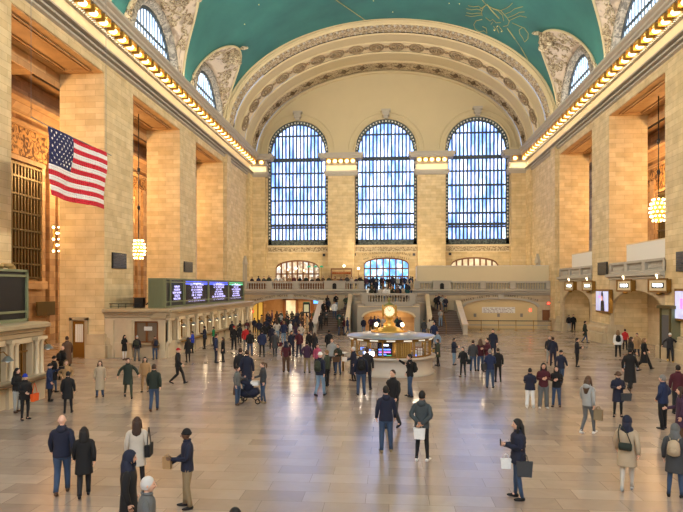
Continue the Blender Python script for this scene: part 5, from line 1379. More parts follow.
def top_mesh(pn,kind):
    p=POSES[pn]; mb=MB().sh()
    hem={'jacket':.84,'puffer':.8,'coat':.6,'longcoat':.36,'sweater':.86}[kind]
    f={'jacket':1.08,'puffer':1.24,'coat':1.1,'longcoat':1.14,'sweater':1.0}[kind]
    stride=max(abs(p['a'][0][1]),abs(p['a'][1][1]))>.2
    R_=[]; z=hem
    def prof(z):
        T=[(.3,.215,.17),(.6,.195,.145),(.84,.18,.13),(.95,.172,.125),(1.08,.155,.112),(1.2,.17,.12),(1.32,.19,.127),(1.4,.168,.112),(1.45,.118,.088),(1.49,.078,.072),(1.53,.066,.066)]
        for (z0,a0,b0),(z1,a1,b1) in zip(T,T[1:]):
            if z<=z1:
                q=(z-z0)/(z1-z0); return a0+(a1-a0)*q,b0+(b1-b0)*q
        return T[-1][1:]
    zs=[hem,hem+.015]; q=hem+.06
    while q<1.38: zs.append(q); q+=.045 if kind=='puffer' else .09
    zs+= [1.40,1.45,1.49,1.53]
    for i,z in enumerate(zs):
        a,b=prof(z); g=f if z<1.42 else 1.0+(f-1)*.5
        if kind=='puffer' and z<1.38: g*= 1.05 if i%2 else .96
        if kind in('jacket','sweater') and i<2: g*=.97
        if stride and z<.9: b*=1+.35*(.9-z)
        R_.append((z,a*g,b*g,.005))
    a,b=prof(hem); R_=[(hem+.02,a*f*.8,b*f*.8,.005)]+R_
    ringz(mb,R_)
    for s in (0,1):
        sx=1 if s==0 else -1; S=Vector((p['sh']*sx*.93,.01,1.398)); e,w=jt(p,s,'e'),jt(p,s,'w')
        g=f*(1.0 if kind!='puffer' else .98); d=(w-e).normalized()
        pts=[S-Vector((.055*sx,0,-.03)),S+Vector((.0*sx,0,-.008)),S+Vector((.028*sx,0,-.06)),S.lerp(e,.5),e-(e-S).normalized()*.03,e+d*.03,e.lerp(w,.6),w+d*.012,w+d*.004]
        rr_=[.03,.052,.064,.06,.057,.054,.047,.041,.03]; rr_=[q*g for q in rr_]
        mb.tube(pts,rr_,10,ref=(0,1,.01))
    # collar
    mb.tube([Vector((.075*math.cos(2*PI*i/12),.002+.075*math.sin(2*PI*i/12),1.5+.012*math.sin(2*PI*i/12))) for i in range(13)],.02 if kind!='sweater' else .013,6)
    return mb
def top(pn,kind,hood=False):
    mb=top_mesh(pn,kind)
    if hood: mb.ball((0,.1,1.45),(.115,.07,.085),12,7)
    return mb.mesh('top_%s_%s'%(pn,kind),[plain_ph])
plain_ph=plain('cloth',(.1,.1,.1,1),.8)
def trousers(pn,kind):
    p=POSES[pn]; mb=MB().sh(); g={'slim':.88,'straight':1.05,'wide':1.28}[kind]
    ringz(mb,[(1.02,.14,.1,0),(.98,.155,.11,0),(.9,.17,.122,.005),(.82,.168,.12,.005),(.78,.12,.09,.005)])
    for s in (0,1):
        sx=1 if s==0 else -1; hp=Vector((.088*sx,.003,.9)); k_,a_=jt(p,s,'k'),jt(p,s,'a')
        d=(a_-k_).normalized()
        g2={'slim':.85,'straight':1.12,'wide':1.6}[kind]
        mb.tube([hp,hp.lerp(k_,.35),hp.lerp(k_,.8),k_,k_.lerp(a_,.3),k_.lerp(a_,.75),a_+d*.02,a_+d*.015],[.096*min(g,1.1),.09*g,.07*g,.066*g,.064*g,.05*g2,.048*g2,.03],10,ref=(0,1,.01))
    return mb.mesh('trousers_%s_%s'%(pn,kind),[plain_ph])
def shoe(pn,s):
    p=POSES[pn]; mb=MB().sh(); a_=jt(p,s,'a'); d=Vector(p['toe'][s]).normalized()
    low=a_+Vector((0,0,-.05))
    if d.z<-.1: base=a_+Vector((0,.0,-.055))
    else: base=Vector((a_.x,a_.y,a_.z-.05))
    mb.tube([base-d*.07,base-d*.05,base+d*.02,base+d*.1,base+d*.16,base+d*.185],[(.02,.02),(.036,.042),(.04,.045),(.044,.034),(.036,.024),(.012,.01)],9)
    mb.tube([a_+Vector((0,0,.03)),a_+Vector((0,0,-.05))],[.036,.04],8)
    return mb.mesh('shoe_%s_%d'%(pn,s),[plain_ph])
def hair(kind):
    mb=MB().sh(); c=(0,-.008,1.635)
    def cap(r,zcut,front=-.3,c=c,n=20,m_=8):
        rows=[]
        for j in range(m_+1):
            row=[]
            for i in range(n+1):
                a=2*PI*i/n; fr=max(0,-math.sin(a))           # 1 at the face side
                lo=zcut*(1-fr)+ (front)*fr
                ph=lo+(PI/2-lo)*j/m_; row.append((c[0]+r[0]*math.cos(ph)*math.cos(a),c[1]+r[1]*math.cos(ph)*math.sin(a),c[2]+r[2]*math.sin(ph)))
            rows.append(row)
        mb.grid(rows)
    if kind=='short': cap((.087,.108,.126),-.55,.5)
    elif kind=='fringe': cap((.084,.105,.122),-.35,.75)
    elif kind in('long','longer'):
        cap((.09,.112,.128),-.5,.55); L_=1.36 if kind=='long' else 1.22
        mb.tube([(0,.03,1.66),(0,.07,1.58),(0,.085,1.48),(0,.105,1.4),(0,.11,L_)],[(.08,.06),(.095,.065),(.105,.05),(.11,.042),(.06,.02)],12,ref=(0,1,0))
        for s in (1,-1): mb.tube([(s*.075,-.01,1.68),(s*.085,-.02,1.58),(s*.09,-.03,1.47),(s*.085,-.05,L_+.06)],[.025,.032,.034,.014],7)
    elif kind=='bun': cap((.086,.107,.124),-.5,.5); mb.ball((0,.1,1.7),.045,9,6)
    elif kind=='ponytail':
        cap((.086,.107,.124),-.45,.5); mb.tube([(0,.09,1.68),(0,.15,1.66),(0,.17,1.58),(0,.15,1.46)],[.03,.042,.04,.012],8)
    elif kind=='beanie':
        cap((.089,.109,.135),-.1,.12); mb.tube([(.088*math.cos(2*PI*i/16),-.008+.108*math.sin(2*PI*i/16),1.655) for i in range(17)],.014,6)
    elif kind=='cap':
        cap((.091,.11,.125),.0,.2); mb.tube([(0,-.09,1.665),(0,-.14,1.66),(0,-.175,1.652)],[(.07,.012),(.068,.01),(.04,.006)],10,ref=(0,0,1))
    elif kind=='furhat': cap((.112,.13,.15),-.1,.1); mb.tube([(.112*math.cos(2*PI*i/16),-.008+.13*math.sin(2*PI*i/16),1.65) for i in range(17)],.035,7)
    elif kind in('hood','scarf'):
        cap((.1,.122,.138),-.9,.55); mb.tube([(0,.03,1.6),(0,.04,1.52),(0,.02,1.45),(0,.01,1.4)],[(.1,.085),(.1,.1),(.14,.12),(.16,.125)],14,ref=(0,1,0))
        for s in (1,-1): mb.tube([(s*.07,-.06,1.7),(s*.084,-.06,1.6),(s*.055,-.09,1.51),(0,-.09,1.48)],.024,6)
    return mb.mesh('hair_'+kind,[plain_ph])
_c={}
def cached(key,fn,*a):
    if key not in _c: _c[key]=fn(*a)
    return _c[key]
CO=dict(navy=(34,40,66),black=(26,26,30),dark=(42,42,48),slate=(76,86,90),blue=(38,54,96),royal=(28,60,180),denim=(68,92,126),ldenim=(128,156,182),grey=(120,122,122),dgrey=(74,76,80),lgrey=(168,170,168),
 olive=(70,78,62),dgreen=(46,58,48),green=(24,150,90),beige=(190,170,142),cream=(208,198,184),white=(226,224,220),tan=(178,142,98),khaki=(168,146,110),brown=(104,72,48),maroon=(96,34,48),red=(196,36,40),
 burg=(92,28,44),purple=(78,48,78),pink=(200,90,120),teal=(36,92,96),yellow=(190,150,40),orange=(236,96,30),hblack=(22,18,18),hbrown=(74,50,36),hblond=(164,124,80),hgrey=(150,146,142),hwhite=(214,212,208),skinl=(222,176,150),skinm=(184,134,104),skind=(96,66,50))
_m={}
def cm(name,rough=.85):
    if name not in _m: _m[name]=plain('cloth '+name,tuple(c*(1 if 'skin' in name else .6 if max(CO[name])<170 else (1 if name=='white' else .8)) for c in srgb(*CO[name])[:3])+(1,),rough,noise=.12,nscale=9)
    return _m[name]
NAME={'jacket':'jacket','puffer':'puffer_jacket','coat':'coat','longcoat':'long_coat','sweater':'sweater'}
HN={'short':'hair','fringe':'hair','long':'hair','longer':'hair','bun':'hair','ponytail':'hair','beanie':'beanie','cap':'cap','furhat':'fur_hat','hood':'hood','scarf':'headscarf'}
def put(parent,name,me,mat):
    o=bpy.data.objects.new(name,me); COL.objects.link(o); o.parent=parent
    if mat is not None and len(me.materials): o.material_slots[0].link='OBJECT'; o.material_slots[0].material=mat
    return o
USED=set()
def person(loc,rz,h,pose,tk,tc,bk,bc,hk,hc,label,skin='skinl',shoes='dark',group=None,hood=False,cat='person'):
    base=label; i=2
    assert label not in USED, label
    USED.add(label)
    t=thing('person',loc,label,cat,group,rz=rz); s=h/1.745; t.scale=(s,s,s)
    put(t,'body',cached(('b',pose),body_mesh,pose),cm(skin,.55))
    put(t,NAME[tk],cached(('t',pose,tk,hood),top,pose,tk,hood),cm(tc))
    put(t,'trousers',cached(('p',pose,bk),trousers,pose,bk),cm(bc))
    for k_ in (0,1): put(t,'shoe',cached(('s',pose,k_),shoe,pose,k_),cm(shoes,.6))
    if hk: put(t,HN[hk],cached(('h',hk),hair,hk),cm(hc,.7))
    return t
# ---- bags: own things placed in the carrier's frame
def bag_mesh(kind):
    mb=MB(); st=MB().sh()
    if kind=='backpack':
        mb.sh(); mb.tube([(0,.14,1.02),(0,.2,1.05),(0,.2,1.2),(0,.19,1.36),(0,.15,1.41)],[(.1,.05),(.15,.085),(.155,.09),(.13,.075),(.06,.03)],12,ref=(0,1,0)); mb.ball((0,.29,1.14),(.1,.03,.08),8,6)
        for s in (1,-1): st.tube([(s*.09,.13,1.4),(s*.11,.04,1.475),(s*.115,-.08,1.44),(s*.13,-.155,1.3),(s*.15,-.08,1.12),(s*.12,.12,1.06)],.016,5)
    elif kind=='shoulder':    # shoulder bag at the right hip side of the carrier's back
        mb.prism([(-.17,.72),(.17,.72),(.2,1.0),(-.2,1.0)],'y',-.06,.06); st.tube([(-.17,0,1.0),(-.08,0,1.25),(0,0,1.4),(.08,0,1.25),(.17,0,1.0)],.012,5)
    elif kind=='tote':
        mb.prism([(-.17,.42),(.17,.42),(.2,.8),(-.2,.8)],'y',-.05,.05); 
        for y in (-.03,.03): st.tube([(-.09,y,.8),(-.06,y,.93),(0,y,.97),(.06,y,.93),(.09,y,.8)],.009,5)
    elif kind=='paper':
        mb.prism([(-.12,0),(.12,0),(.12,.33),(-.12,.33)],'y',-.06,.06); 
        for y in (-.04,.04): st.tube([(-.06,y,.33),(-.03,y,.4),(.03,y,.4),(.06,y,.33)],.007,5)
    elif kind=='cross':
        mb.sh(); mb.tube([(-.14,0,.0),(-.12,0,0),(.12,0,0),(.14,0,0)],[(.04,.06),(.06,.09),(.06,.09),(.04,.06)],10,ref=(0,0,1)); 
        st.tube([(-.12,-.02,.06),(-.02,-.05,.32),(.12,-.1,.48)],.012,5); st.tube([(.12,-.02,.06),(.16,-.1,.3),(.12,-.1,.48)],.012,5)
    return mb.mesh('bag_'+kind,[plain_ph]),st.mesh('strap_'+kind,[plain_ph])
BN={'backpack':'backpack','shoulder':'shoulder_bag','tote':'tote_bag','paper':'paper_bag','cross':'handbag'}
def bag(pr,kind,col,label,off=(0,0,0),rz=0,strap=None,sc_=1):
    s=pr.scale[0]; R_=Matrix.Rotation(pr.rotation_euler[2],4,'Z'); loc=Vector(pr.location)+R_@(Vector(off)*s)
    t=thing(BN[kind],tuple(loc),label,'bag',None,rz=pr.rotation_euler[2]+rz); t.scale=(s*sc_,)*3
    a,b=cached(('bag',kind),bag_mesh,kind); put(t,'bag_body',a,cm(col)); put(t,'strap',b,cm(strap or col)); return t
def small(pr,name,size,col,label,cat,off,rz=0,lit=False):
    s=pr.scale[0]; R_=Matrix.Rotation(pr.rotation_euler[2],4,'Z'); loc=Vector(pr.location)+R_@(Vector(off)*s)
    mb=MB(); a,b,c=[q/2 for q in size]; mb.box(-a,a,-b,b,-c,c); me=mb.mesh(name,[cm(col)])
    o=bpy.data.objects.new(name,me); COL.objects.link(o); o.location=loc; o.rotation_euler=(0,0,pr.rotation_euler[2]+rz); tag(o,label,cat); return o
R=math.radians
def fp(fx,fy,hy,face,pose,tk,tc,bk,bc,hk,hc,label,skin='skinl',shoes='dark',hood=False,hmax=1.88,z=None,fixh=None):
    p=at_floor(fx,fy,FL if z is None else z); D=p.y*CT-p.x*ST
    if p.x<BX+.72 and (p.y>36.8 or p.y<23): p.x=BX+.72
    if p.x<BX and 36.0<p.y<36.9 and fx>107: p.y=36.0
    h=fixh or min(hmax,max(1.5,(fy-hy)/F*D))
    rot=R(face)+math.atan2(-p.x,p.y)*1.0     # facing is relative to the line of sight
    return person(tuple(p),rot,h,pose,tk,tc,bk,bc,hk,hc,label,skin,shoes,hood=hood)

# ------- near and middle floor, one by one  (foot x, foot y, head y, facing: 0 to camera, 90 to the right, 180 away)
fp(62,494,415,172,'walk2','jacket','navy','straight','denim',None,'hgrey','balding man in navy hooded jacket and blue jeans walking away beside a woman in black',hood=True,shoes='brown',hmax=1.9)
fp(84,497,427,176,'walk2','coat','black','straight','dark','long','hblack','person with long black hair and black coat walking away beside the man in navy')
a=fp(137,490,417,175,'stand','coat','cream','slim','black','longer','hbrown','woman with long dark hair in a cream coat seen from behind')
bag(a,'shoulder','black','black shoulder bag on the woman in the cream coat',(-.27,-.02,.08),1.4)
fp(129,553,451,80,'stand','coat','black','straight','black','hood','navy','person in a navy hood and long black coat, cut by the bottom edge')
fp(147,592,477,85,'hold','jacket','grey','straight','grey','short','hwhite','white-haired person in a patterned grey jacket cut by the bottom edge')
fp(235,642,508,10,'stand','jacket','black','straight','black','short','hblack','top of a dark-haired head cut by the bottom edge')
a=fp(187,508,429,-82,'carry','jacket','navy','straight','khaki','beanie','black','man in black beanie, navy jacket and khaki trousers',skin='skind',shoes='black')
bag(a,'paper','tan','brown paper bag held by the man in the black beanie',(0,-.42,.92),.9,sc_=.78)
fp(386,452,386,188,'stand','jacket','navy','straight','denim','short','hblack','man in dark navy jacket and blue jeans, back to us, in front of the booth',hood=True,shoes='khaki')
fp(393,428,369,-35,'walk2','jacket','black','straight','dgrey','fringe','hbrown','man with sunglasses in black jacket partly behind the man in dark navy')
a=fp(422,461,391,165,'behind','jacket','slate','slim','black','short','hblack','man in slate grey hooded jacket with hands behind his back',hood=True,skin='skinm',shoes='white')
bag(a,'tote','white','white paper carrier held behind the back of the man in slate grey',(0.02,.16,.28),.1,sc_=.72)
a=fp(518,499,419,-75,'phone','puffer','navy','slim','denim','longer','hblack','woman in navy puffer jacket with two totes, looking at her phone, alone',shoes='black')
bag(a,'tote','dgrey','large grey tote bag hanging from the woman with the phone',(.22,.08,.2),1.35,sc_=.86); bag(a,'tote','white','small white carrier bag in front of the woman with the phone',(.0,-.26,.42),1.5,sc_=.58)
small(a,'phone',(.07,.012,.14),'black','phone in the hands of the woman alone on the floor','phone',(.0,-.38,1.24))
a=fp(627,491,416,176,'walk2','coat','beige','slim','cream','scarf','navy','woman in navy headscarf and beige jacket walking away with a dark green bag',shoes='lgrey')
bag(a,'cross','dgreen','dark green quilted handbag on the back of the woman in beige',(.02,.22,1.08))
a=fp(675,497,424,172,'stand','coat','dgrey','slim','denim','hood','grey','person in grey coat with hood and blue trousers at the lower right corner',shoes='black')
bag(a,'backpack','beige','small beige backpack worn over the grey coat at the right edge',sc_=.9,off=(0,.03,.12))
a=fp(588,434,376,150,'walk2','sweater','lgrey','slim','grey','longer','brown','woman with long brown hair in grey hooded tracksuit walking with a paper bag',hood=True,shoes='white')
bag(a,'paper','khaki','brown paper carrier beside the legs of the woman in grey tracksuit',(-.27,-.1,.45),.3)
a=fp(618,417,372,8,'phone','coat','navy','slim','black','furhat','brown','woman in brown fur hat and quilted navy coat carrying a grey handbag',shoes='black')
bag(a,'shoulder','dgrey','grey handbag on the arm of the woman in the fur hat',(.27,-.1,-.05),.2)
fp(630,391,347,160,'walk','longcoat','black','wide','black','short','hblack','person in long black coat walking away behind the woman in the fur hat',shoes='brown')
fp(663,429,375,-120,'pockets','jacket','blue','straight','black','short','hgrey','grey-haired man in blue-grey jacket and black trousers facing a woman at the right edge')
fp(681,447,387,-80,'hold','coat','purple','straight','brown','longer','hbrown','woman in dark plum coat with long brown hair facing the grey-haired man')
fp(678,414,365,185,'stand','jacket','burg','straight','dark','short','hblack','person in burgundy jacket seen from behind at the right edge')
fp(670,362,333,5,'dive','jacket','dark','straight','dark','cap','white','man in white cap and dark jacket walking towards us by the right wall',shoes='yellow')
fp(644,369,338,75,'dive','longcoat','black','wide','black','long','hblond','fair-haired person in long black coat striding to the right')
fp(631,371,337,80,'walk','jacket','black','slim','ldenim','long','hbrown','person in black jacket and light jeans striding behind the long black coat')
a=fp(618,357,330,185,'stand','puffer','white','straight','black','long','hblond','person in white puffer jacket with black backpack near the right arches')
bag(a,'backpack','black','black backpack on the white puffer jacket')
fp(625,350,329,170,'stand','jacket','red','straight','dark','short','hbrown','person in bright red jacket near the right arches')
a=fp(637,357,333,-20,'hold','coat','tan','straight','navy','short','hblack','person in brown jacket carrying a tan parcel near the right arches')
small(a,'parcel',(.36,.16,.22),'tan','tan parcel in the arms of the person in brown jacket','parcel',(0,-.36,1.12))
fp(577,367,338,75,'phone','jacket','dark','slim','black','short','hblack','man in grey checked jacket looking at his phone on the open right floor')
fp(585,343,321,85,'walk2','coat','dgreen','slim','denim','short','hblack','person in dark green coat walking past the right pier base')
fp(569,331,315,10,'stand','jacket','dark','straight','lgrey','short','hblack','person in dark jacket and pale trousers under the far right arch')
fp(573.5,331,314.5,0,'stand','jacket','black','straight','black','short','hbrown','person all in black under the far right arch')
fp(603,338,324,-60,'phone','jacket','dark','straight','dark','short','hblack','person in dark clothes with pale cup near the recessed right arch door') if False else None
fp(553,366,337,175,'stand','jacket','navy','straight','navy','short','hbrown','man in navy suit and trousers seen from behind, talking on the right')
fp(549.5,363,336,10,'stand','jacket','dark','straight','lgrey','fringe','hgrey','person mostly hidden behind the man in the navy suit')
fp(561,385,350,160,'walk','jacket','navy','slim','denim','cap','dark','person in dark cap, navy jacket and jeans walking away behind three friends')
fp(530,408,369,178,'phone','puffer','navy','wide','white','short','hblack','woman in navy puffer jacket and white trousers seen from behind',shoes='white')
fp(543.5,408.5,363,8,'phone','jacket','burg','wide','grey','longer','hblack','woman in burgundy jacket and wide grey trousers looking up',shoes='white')
fp(556.5,407,366,-5,'phone','jacket','black','straight','denim','longer','hblack','woman in black sweatshirt and blue jeans at the right of three friends',shoes='black')
a=fp(490,388,349,178,'phone','jacket','blue','straight','denim','short','hgrey','person in blue jacket and jeans seen from behind right of the booth')
bag(a,'shoulder','dgrey','grey shoulder bag on the person in the blue jacket',(.22,.12,.1),.9)
fp(498,382,348,-170,'stand','jacket','black','slim','black','short','hbrown','person in black close behind the blue jacket')
fp(493,358,329,-10,'stand','coat','navy','straight','navy','short','hbrown','tall man in long dark coat standing behind the group right of the booth')
fp(473,371,340,172,'stand','jacket','dgrey','straight','denim','short','hbrown','person in slate jacket and jeans at the left of a group of three')
fp(480.5,371,339,190,'stand','jacket','burg','straight','denim','long','brown','person in wine red jacket in the middle of a group of three')
fp(487.5,372,338,-60,'phone','jacket','maroon','straight','ldenim','fringe','hblack','black-haired person in maroon jacket at the right of a group of three')
a=fp(463,377,347,-20,'hold','jacket','black','slim','black','short','hblack','person in black with a dark bag facing left near the booth')
bag(a,'shoulder','black','black bag swinging from the person in black near the booth',(.28,0,.05),.3)
fp(454,365,338,70,'phone','puffer','navy','slim','ldenim','short','hblack','person in short navy jacket and pale jeans looking at a phone right of the booth')
a=fp(438,366,339,-80,'hold','coat','olive','slim','black','short','hbrown','person in olive coat standing at the right side of the booth')
small(a,'pouch',(.1,.1,.16),'yellow','small yellow pouch of the person in olive coat','bag',(0.05,-.3,1.0))
fp(437.5,355,331,-30,'stand','jacket','ldenim','straight','dark','fringe','hbrown','person in light blue shirt behind the right end of the booth')
fp(434,346,321,0,'stand','jacket','blue','straight','dark','short','hblack','person in dark blue near the foot of the right stair')
a=fp(410,397,354,-80,'reach','jacket','black','straight','denim','short','hblack','man in black jacket leaning to the booth counter with black backpack')
bag(a,'backpack','black','black backpack on the man leaning to the booth counter')
a=fp(361,395,351,184,'stand','jacket','navy','straight','denim','fringe','hgrey','man in navy jacket and jeans seen from behind at the left of the booth')
bag(a,'backpack','black','dark backpack on the man at the left of the booth')
fp(367,390,346,176,'stand','jacket','dark','straight','navy','short','hbrown','person in charcoal jacket beside the man with the dark backpack')
a=fp(353.5,381,347,-70,'hold','longcoat','navy','slim','black','short','hwhite','white-haired person in long navy coat reading a paper by the booth')
small(a,'paper_map',(.34,.01,.22),'white','white paper held by the person in the long navy coat','paper',(-.1,-.45,1.12),.4)
a=fp(320,396,352,150,'walk2','jacket','navy','straight','ldenim','cap','white','person in white cap, navy jacket and pale jeans with a green backpack')
bag(a,'backpack','olive','olive backpack of the person in the white cap')
fp(327,386,350,-120,'hold','jacket','olive','slim','black','short','hblond','person in olive jacket and black trousers beside the white cap')
a=fp(338,375,344,-20,'phone','jacket','dgreen','straight','denim','short','hbrown','person in dark jacket holding a brown bag left of the booth')
bag(a,'shoulder','brown','brown bag held in front of the person left of the booth',(0,-.26,.05),0)
fp(332,373,338,-10,'stand','jacket','lgrey','slim','navy','short','hbrown','person in pale grey striped top behind the brown bag')
fp(307,373,341,176,'pockets','jacket','purple','straight','khaki','short','hblack','person in dark purple jacket and tan trousers seen from behind')
fp(286,372,341,184,'stand','sweater','maroon','wide','brown','scarf','navy','person in navy head covering, rust sweater and patterned trousers')
fp(329,356,330,178,'stand','coat','black','straight','dark','short','hblack','large person in black coat in front of the left stair')
fp(317.5,372,345,10,'stand','jacket','pink','straight','dark','short','hbrown','person in plum pink top among the group left of the booth')
fp(309,353,333,-20,'stand','jacket','black','straight','black','longer','hblack','woman with long black hair in black in the middle distance',hmax=1.7)
fp(314.5,355,335,160,'stand','coat','dark','straight','black','longer','hbrown','woman with dark brown hair and grey coat beside the woman in black')
fp(291.5,356,331,20,'reach','jacket','navy','straight','navy','short','hblack','person in navy raising a phone beside a person in maroon')
fp(299,357,330,-20,'hold','jacket','maroon','straight','navy','short','hbrown','person in maroon jacket standing close to the raised phone')
a=fp(275,357,331,-175,'walk2','coat','dgrey','slim','black','fringe','hgrey','grey-haired person in charcoal coat walking away with a dark bag')
bag(a,'shoulder','maroon','dark red bag of the person in the charcoal coat',(-.28,0,-.02),.3)
fp(272,349,325,178,'stand','jacket','navy','straight','dark','short','hblack','person in navy jacket in front of the left arch crowd')
fp(262,357,330,180,'stand','puffer','blue','slim','black','short','hblack','person in blue puffer jacket and black trousers seen from behind')
fp(250,356,330,-175,'stand','jacket','black','straight','denim','short','hbrown','person in black jacket and jeans near the ticket windows')
fp(246,352,326,175,'stand','jacket','red','slim','grey','short','hgrey','person in faded red jacket near the ticket windows')
fp(234,350,326,172,'stand','jacket','black','straight','black','cap','red','person in red cap and black jacket near the ticket windows')
fp(239.5,343,325,190,'stand','jacket','dark','straight','dark','short','hblack','person in dark clothes beside the red cap')
fp(232,340,321,-160,'stand','jacket','dark','straight','navy','short','hbrown','person in dark jacket behind the red cap')
fp(247,336,320,170,'stand','jacket','maroon','straight','black','short','hbrown','person in dark red at the end of the ticket windows')
fp(254.5,333,318,180,'stand','jacket','navy','straight','dark','short','hblack','person in navy coat in front of the lit brass doors',hmax=1.9)
fp(216,363,334,85,'stand','jacket','blue','straight','navy','short','hbrown','man in dark blue suit talking to a woman in black')
fp(223,362,337,-80,'stand','coat','black','slim','dark','long','brown','woman in black coat facing the man in the blue suit',skin='skinl')
a=fp(199,349,326,-110,'phone','jacket','navy','slim','black','short','hblack','person in navy jacket leaning at a ticket window')
bag(a,'shoulder','dgrey','grey bag of the person leaning at a ticket window',(-.25,0,.0),.5)
fp(206,346,328,-95,'stand','jacket','green','straight','navy','short','hbrown','person in bright green jacket at a ticket window')
fp(218.5,337,323,-80,'phone','puffer','black','straight','black','short','hblack','person in black puffer jacket at a far ticket window')
a=fp(188,362,338,-150,'stand','coat','black','slim','black','longer','hblack','woman in shiny black coat with a bag near the ticket windows')
fp(181.5,353,332,-100,'phone','jacket','royal','straight','black','short','hblack','person in bright blue jacket at the first ticket window')
a=fp(178,384,348,75,'walk','jacket','black','straight','black','cap','red','man in dark red cap and black clothes walking to the right')
fp(154,411,364,170,'walk2','jacket','dgreen','straight','denim','short','hbrown','man in dark green jacket and jeans walking away',shoes='brown')
fp(145,392,357,-5,'stand','jacket','tan','slim','tan','longer','hblack','woman in tan waistcoat and tan trousers with black hair facing us')
fp(128,398,358,5,'dive','coat','dgreen','slim','olive','short','hbrown','woman in dark green coat with red scarf facing us',shoes='black')
a=fp(100,397,361,-5,'stand','longcoat','beige','straight','denim','long','hbrown','woman in long beige coat and jeans facing us on the left',shoes='black')
fp(68,413,372,176,'stand','coat','black','slim','black','short','hblack','person in short black coat seen from behind on the left')
fp(66,398,360,10,'pockets','coat','tan','slim','dark','long','hblond','fair-haired woman in tan fur coat behind the black coat')
fp(54,392,356,120,'stand','coat','black','slim','denim','beanie','black','person in black hooded coat beside the photographer')
a=fp(41,401,364,75,'reach','coat','blue','straight','black','beanie','black','photographer in dark blue coat pointing a camera to the right',shoes='dark')
small(a,'camera',(.14,.2,.1),'black','black camera held up by the person in dark blue coat','camera',(.06,-.5,1.53))
a=fp(25,420,374,30,'hold','puffer','black','slim','black','beanie','royal','person in bright blue hat and black jacket holding an orange bag',shoes='black')
bag(a,'shoulder','orange','bright orange bag held by the person in the blue hat',(.2,-.3,.0),.5)
a=fp(8,412,368,50,'phone','jacket','black','straight','lgrey','long','hblack','woman with long black hair, black jacket and grey trousers by the near booth',shoes='brown')
small(a,'red_pouch',(.16,.08,.2),'red','small red pouch held by the woman in grey trousers','bag',(0.05,-.26,1.05))
a=fp(62,380,346,130,'pockets','jacket','black','straight','black',None,'black','bald man in black jacket with a backpack near the brass door')
bag(a,'backpack','black','black backpack on the bald man near the brass door')
fp(67,371,335,-160,'stand','longcoat','brown','straight','dark','short','hbrown','person in long brown coat near the brass door')
fp(124.5,359.5,335,40,'phone','coat','black','slim','white','longer','hblack','woman in black coat and white trousers leaning by the long booth face',shoes='brown')
a=fp(137,361,335.5,170,'stand','jacket','dark','straight','grey','cap','lgrey','person in grey cap and dark jacket with backpack by the long booth face')
bag(a,'backpack','dgreen','dark green backpack of the person in the grey cap')
a=fp(155,359.5,338,-160,'phone','jacket','brown','straight','denim','cap','brown','person in brown jacket leaning at the closed counter window')
bag(a,'backpack','navy','navy backpack of the person at the closed counter window')
fp(237.5,405,368,60,'phone1','sweater','grey','straight','denim','short','hblack','man in grey sweater standing at the handles of the stroller',shoes='brown')
fp(263,403,362,-70,'hold','sweater','dgrey','slim','denim','ponytail','brown','woman with ponytail in grey cardigan on the right of the stroller',shoes='khaki')
fp(247,394,347,175,'stand','coat','navy','straight','denim','short','hbrown','tall person in navy jacket behind the stroller')
fp(240.5,391,346,165,'stand','jacket','dark','straight','black','short','hbrown','person in dark purple jacket behind the stroller')
fp(427,342,321,30,'stand','jacket','white','straight','dark','short','hbrown','person in white top behind the right side of the booth') if False else None

# stroller
p=at_floor(250.5,403); t=thing('stroller',tuple(p),'dark navy stroller with black wheels between the couple in grey','stroller')
x,y,z=p
mb=MB().sh(); mb.tube([(x-.42,y,z+.42),(x-.2,y,z+.38),(x+.1,y,z+.4),(x+.32,y,z+.5)],[(.2,.12),(.22,.18),(.22,.2),(.18,.14)],12); mb.tube([(x-.1,y,z+.5),(x-.05,y,z+.7),(x-.2,y,z+.86),(x-.4,y,z+.84)],[(.2,.2),(.22,.22),(.22,.14),(.2,.05)],12); mb.build('seat_and_canopy',cm('navy'),t)
mb=MB().sh()
for s in (-.22,.22): mb.tube([(x-.62,y+s,z+1.02),(x-.35,y+s,z+.62),(x+.3,y+s,z+.12)],.016,6); mb.tube([(x+.1,y+s,z+.5),(x-.3,y+s,z+.14)],.016,6)
mb.tube([(x-.62,y-.22,z+1.02),(x-.62,y+.22,z+1.02)],.022,6); mb.build('frame',cm('dark'),t)
for dx in (-.32,.34):
    for s in (-.25,.25):
        mb=MB().sh(); r_=.14 if dx<0 else .11
        mb.tube([(x+dx+r_*.85*math.cos(2*PI*i/16),y+s,z+.005+r_+r_*.85*math.sin(2*PI*i/16)) for i in range(17)],.022,6,ref=(0,1,0)); mb.build('wheel',cm('black'),t)
mb=MB().sh(); mb.tube([(x-.55,y-.2,z+.35),(x-.52,y-.2,z+.6),(x-.5,y-.2,z+.8)],[(.1,.1),(.12,.12),(.1,.06)],8); mb.build('hanging_bag',cm('brown'),t)
small(type('q',(),{'scale':(1,1,1),'rotation_euler':(0,0,0),'location':(x+.18,y,z+.78)})(),'white_bundle',(.3,.26,.16),'white','white bundle lying on top of the stroller','blanket',(0,0,0))

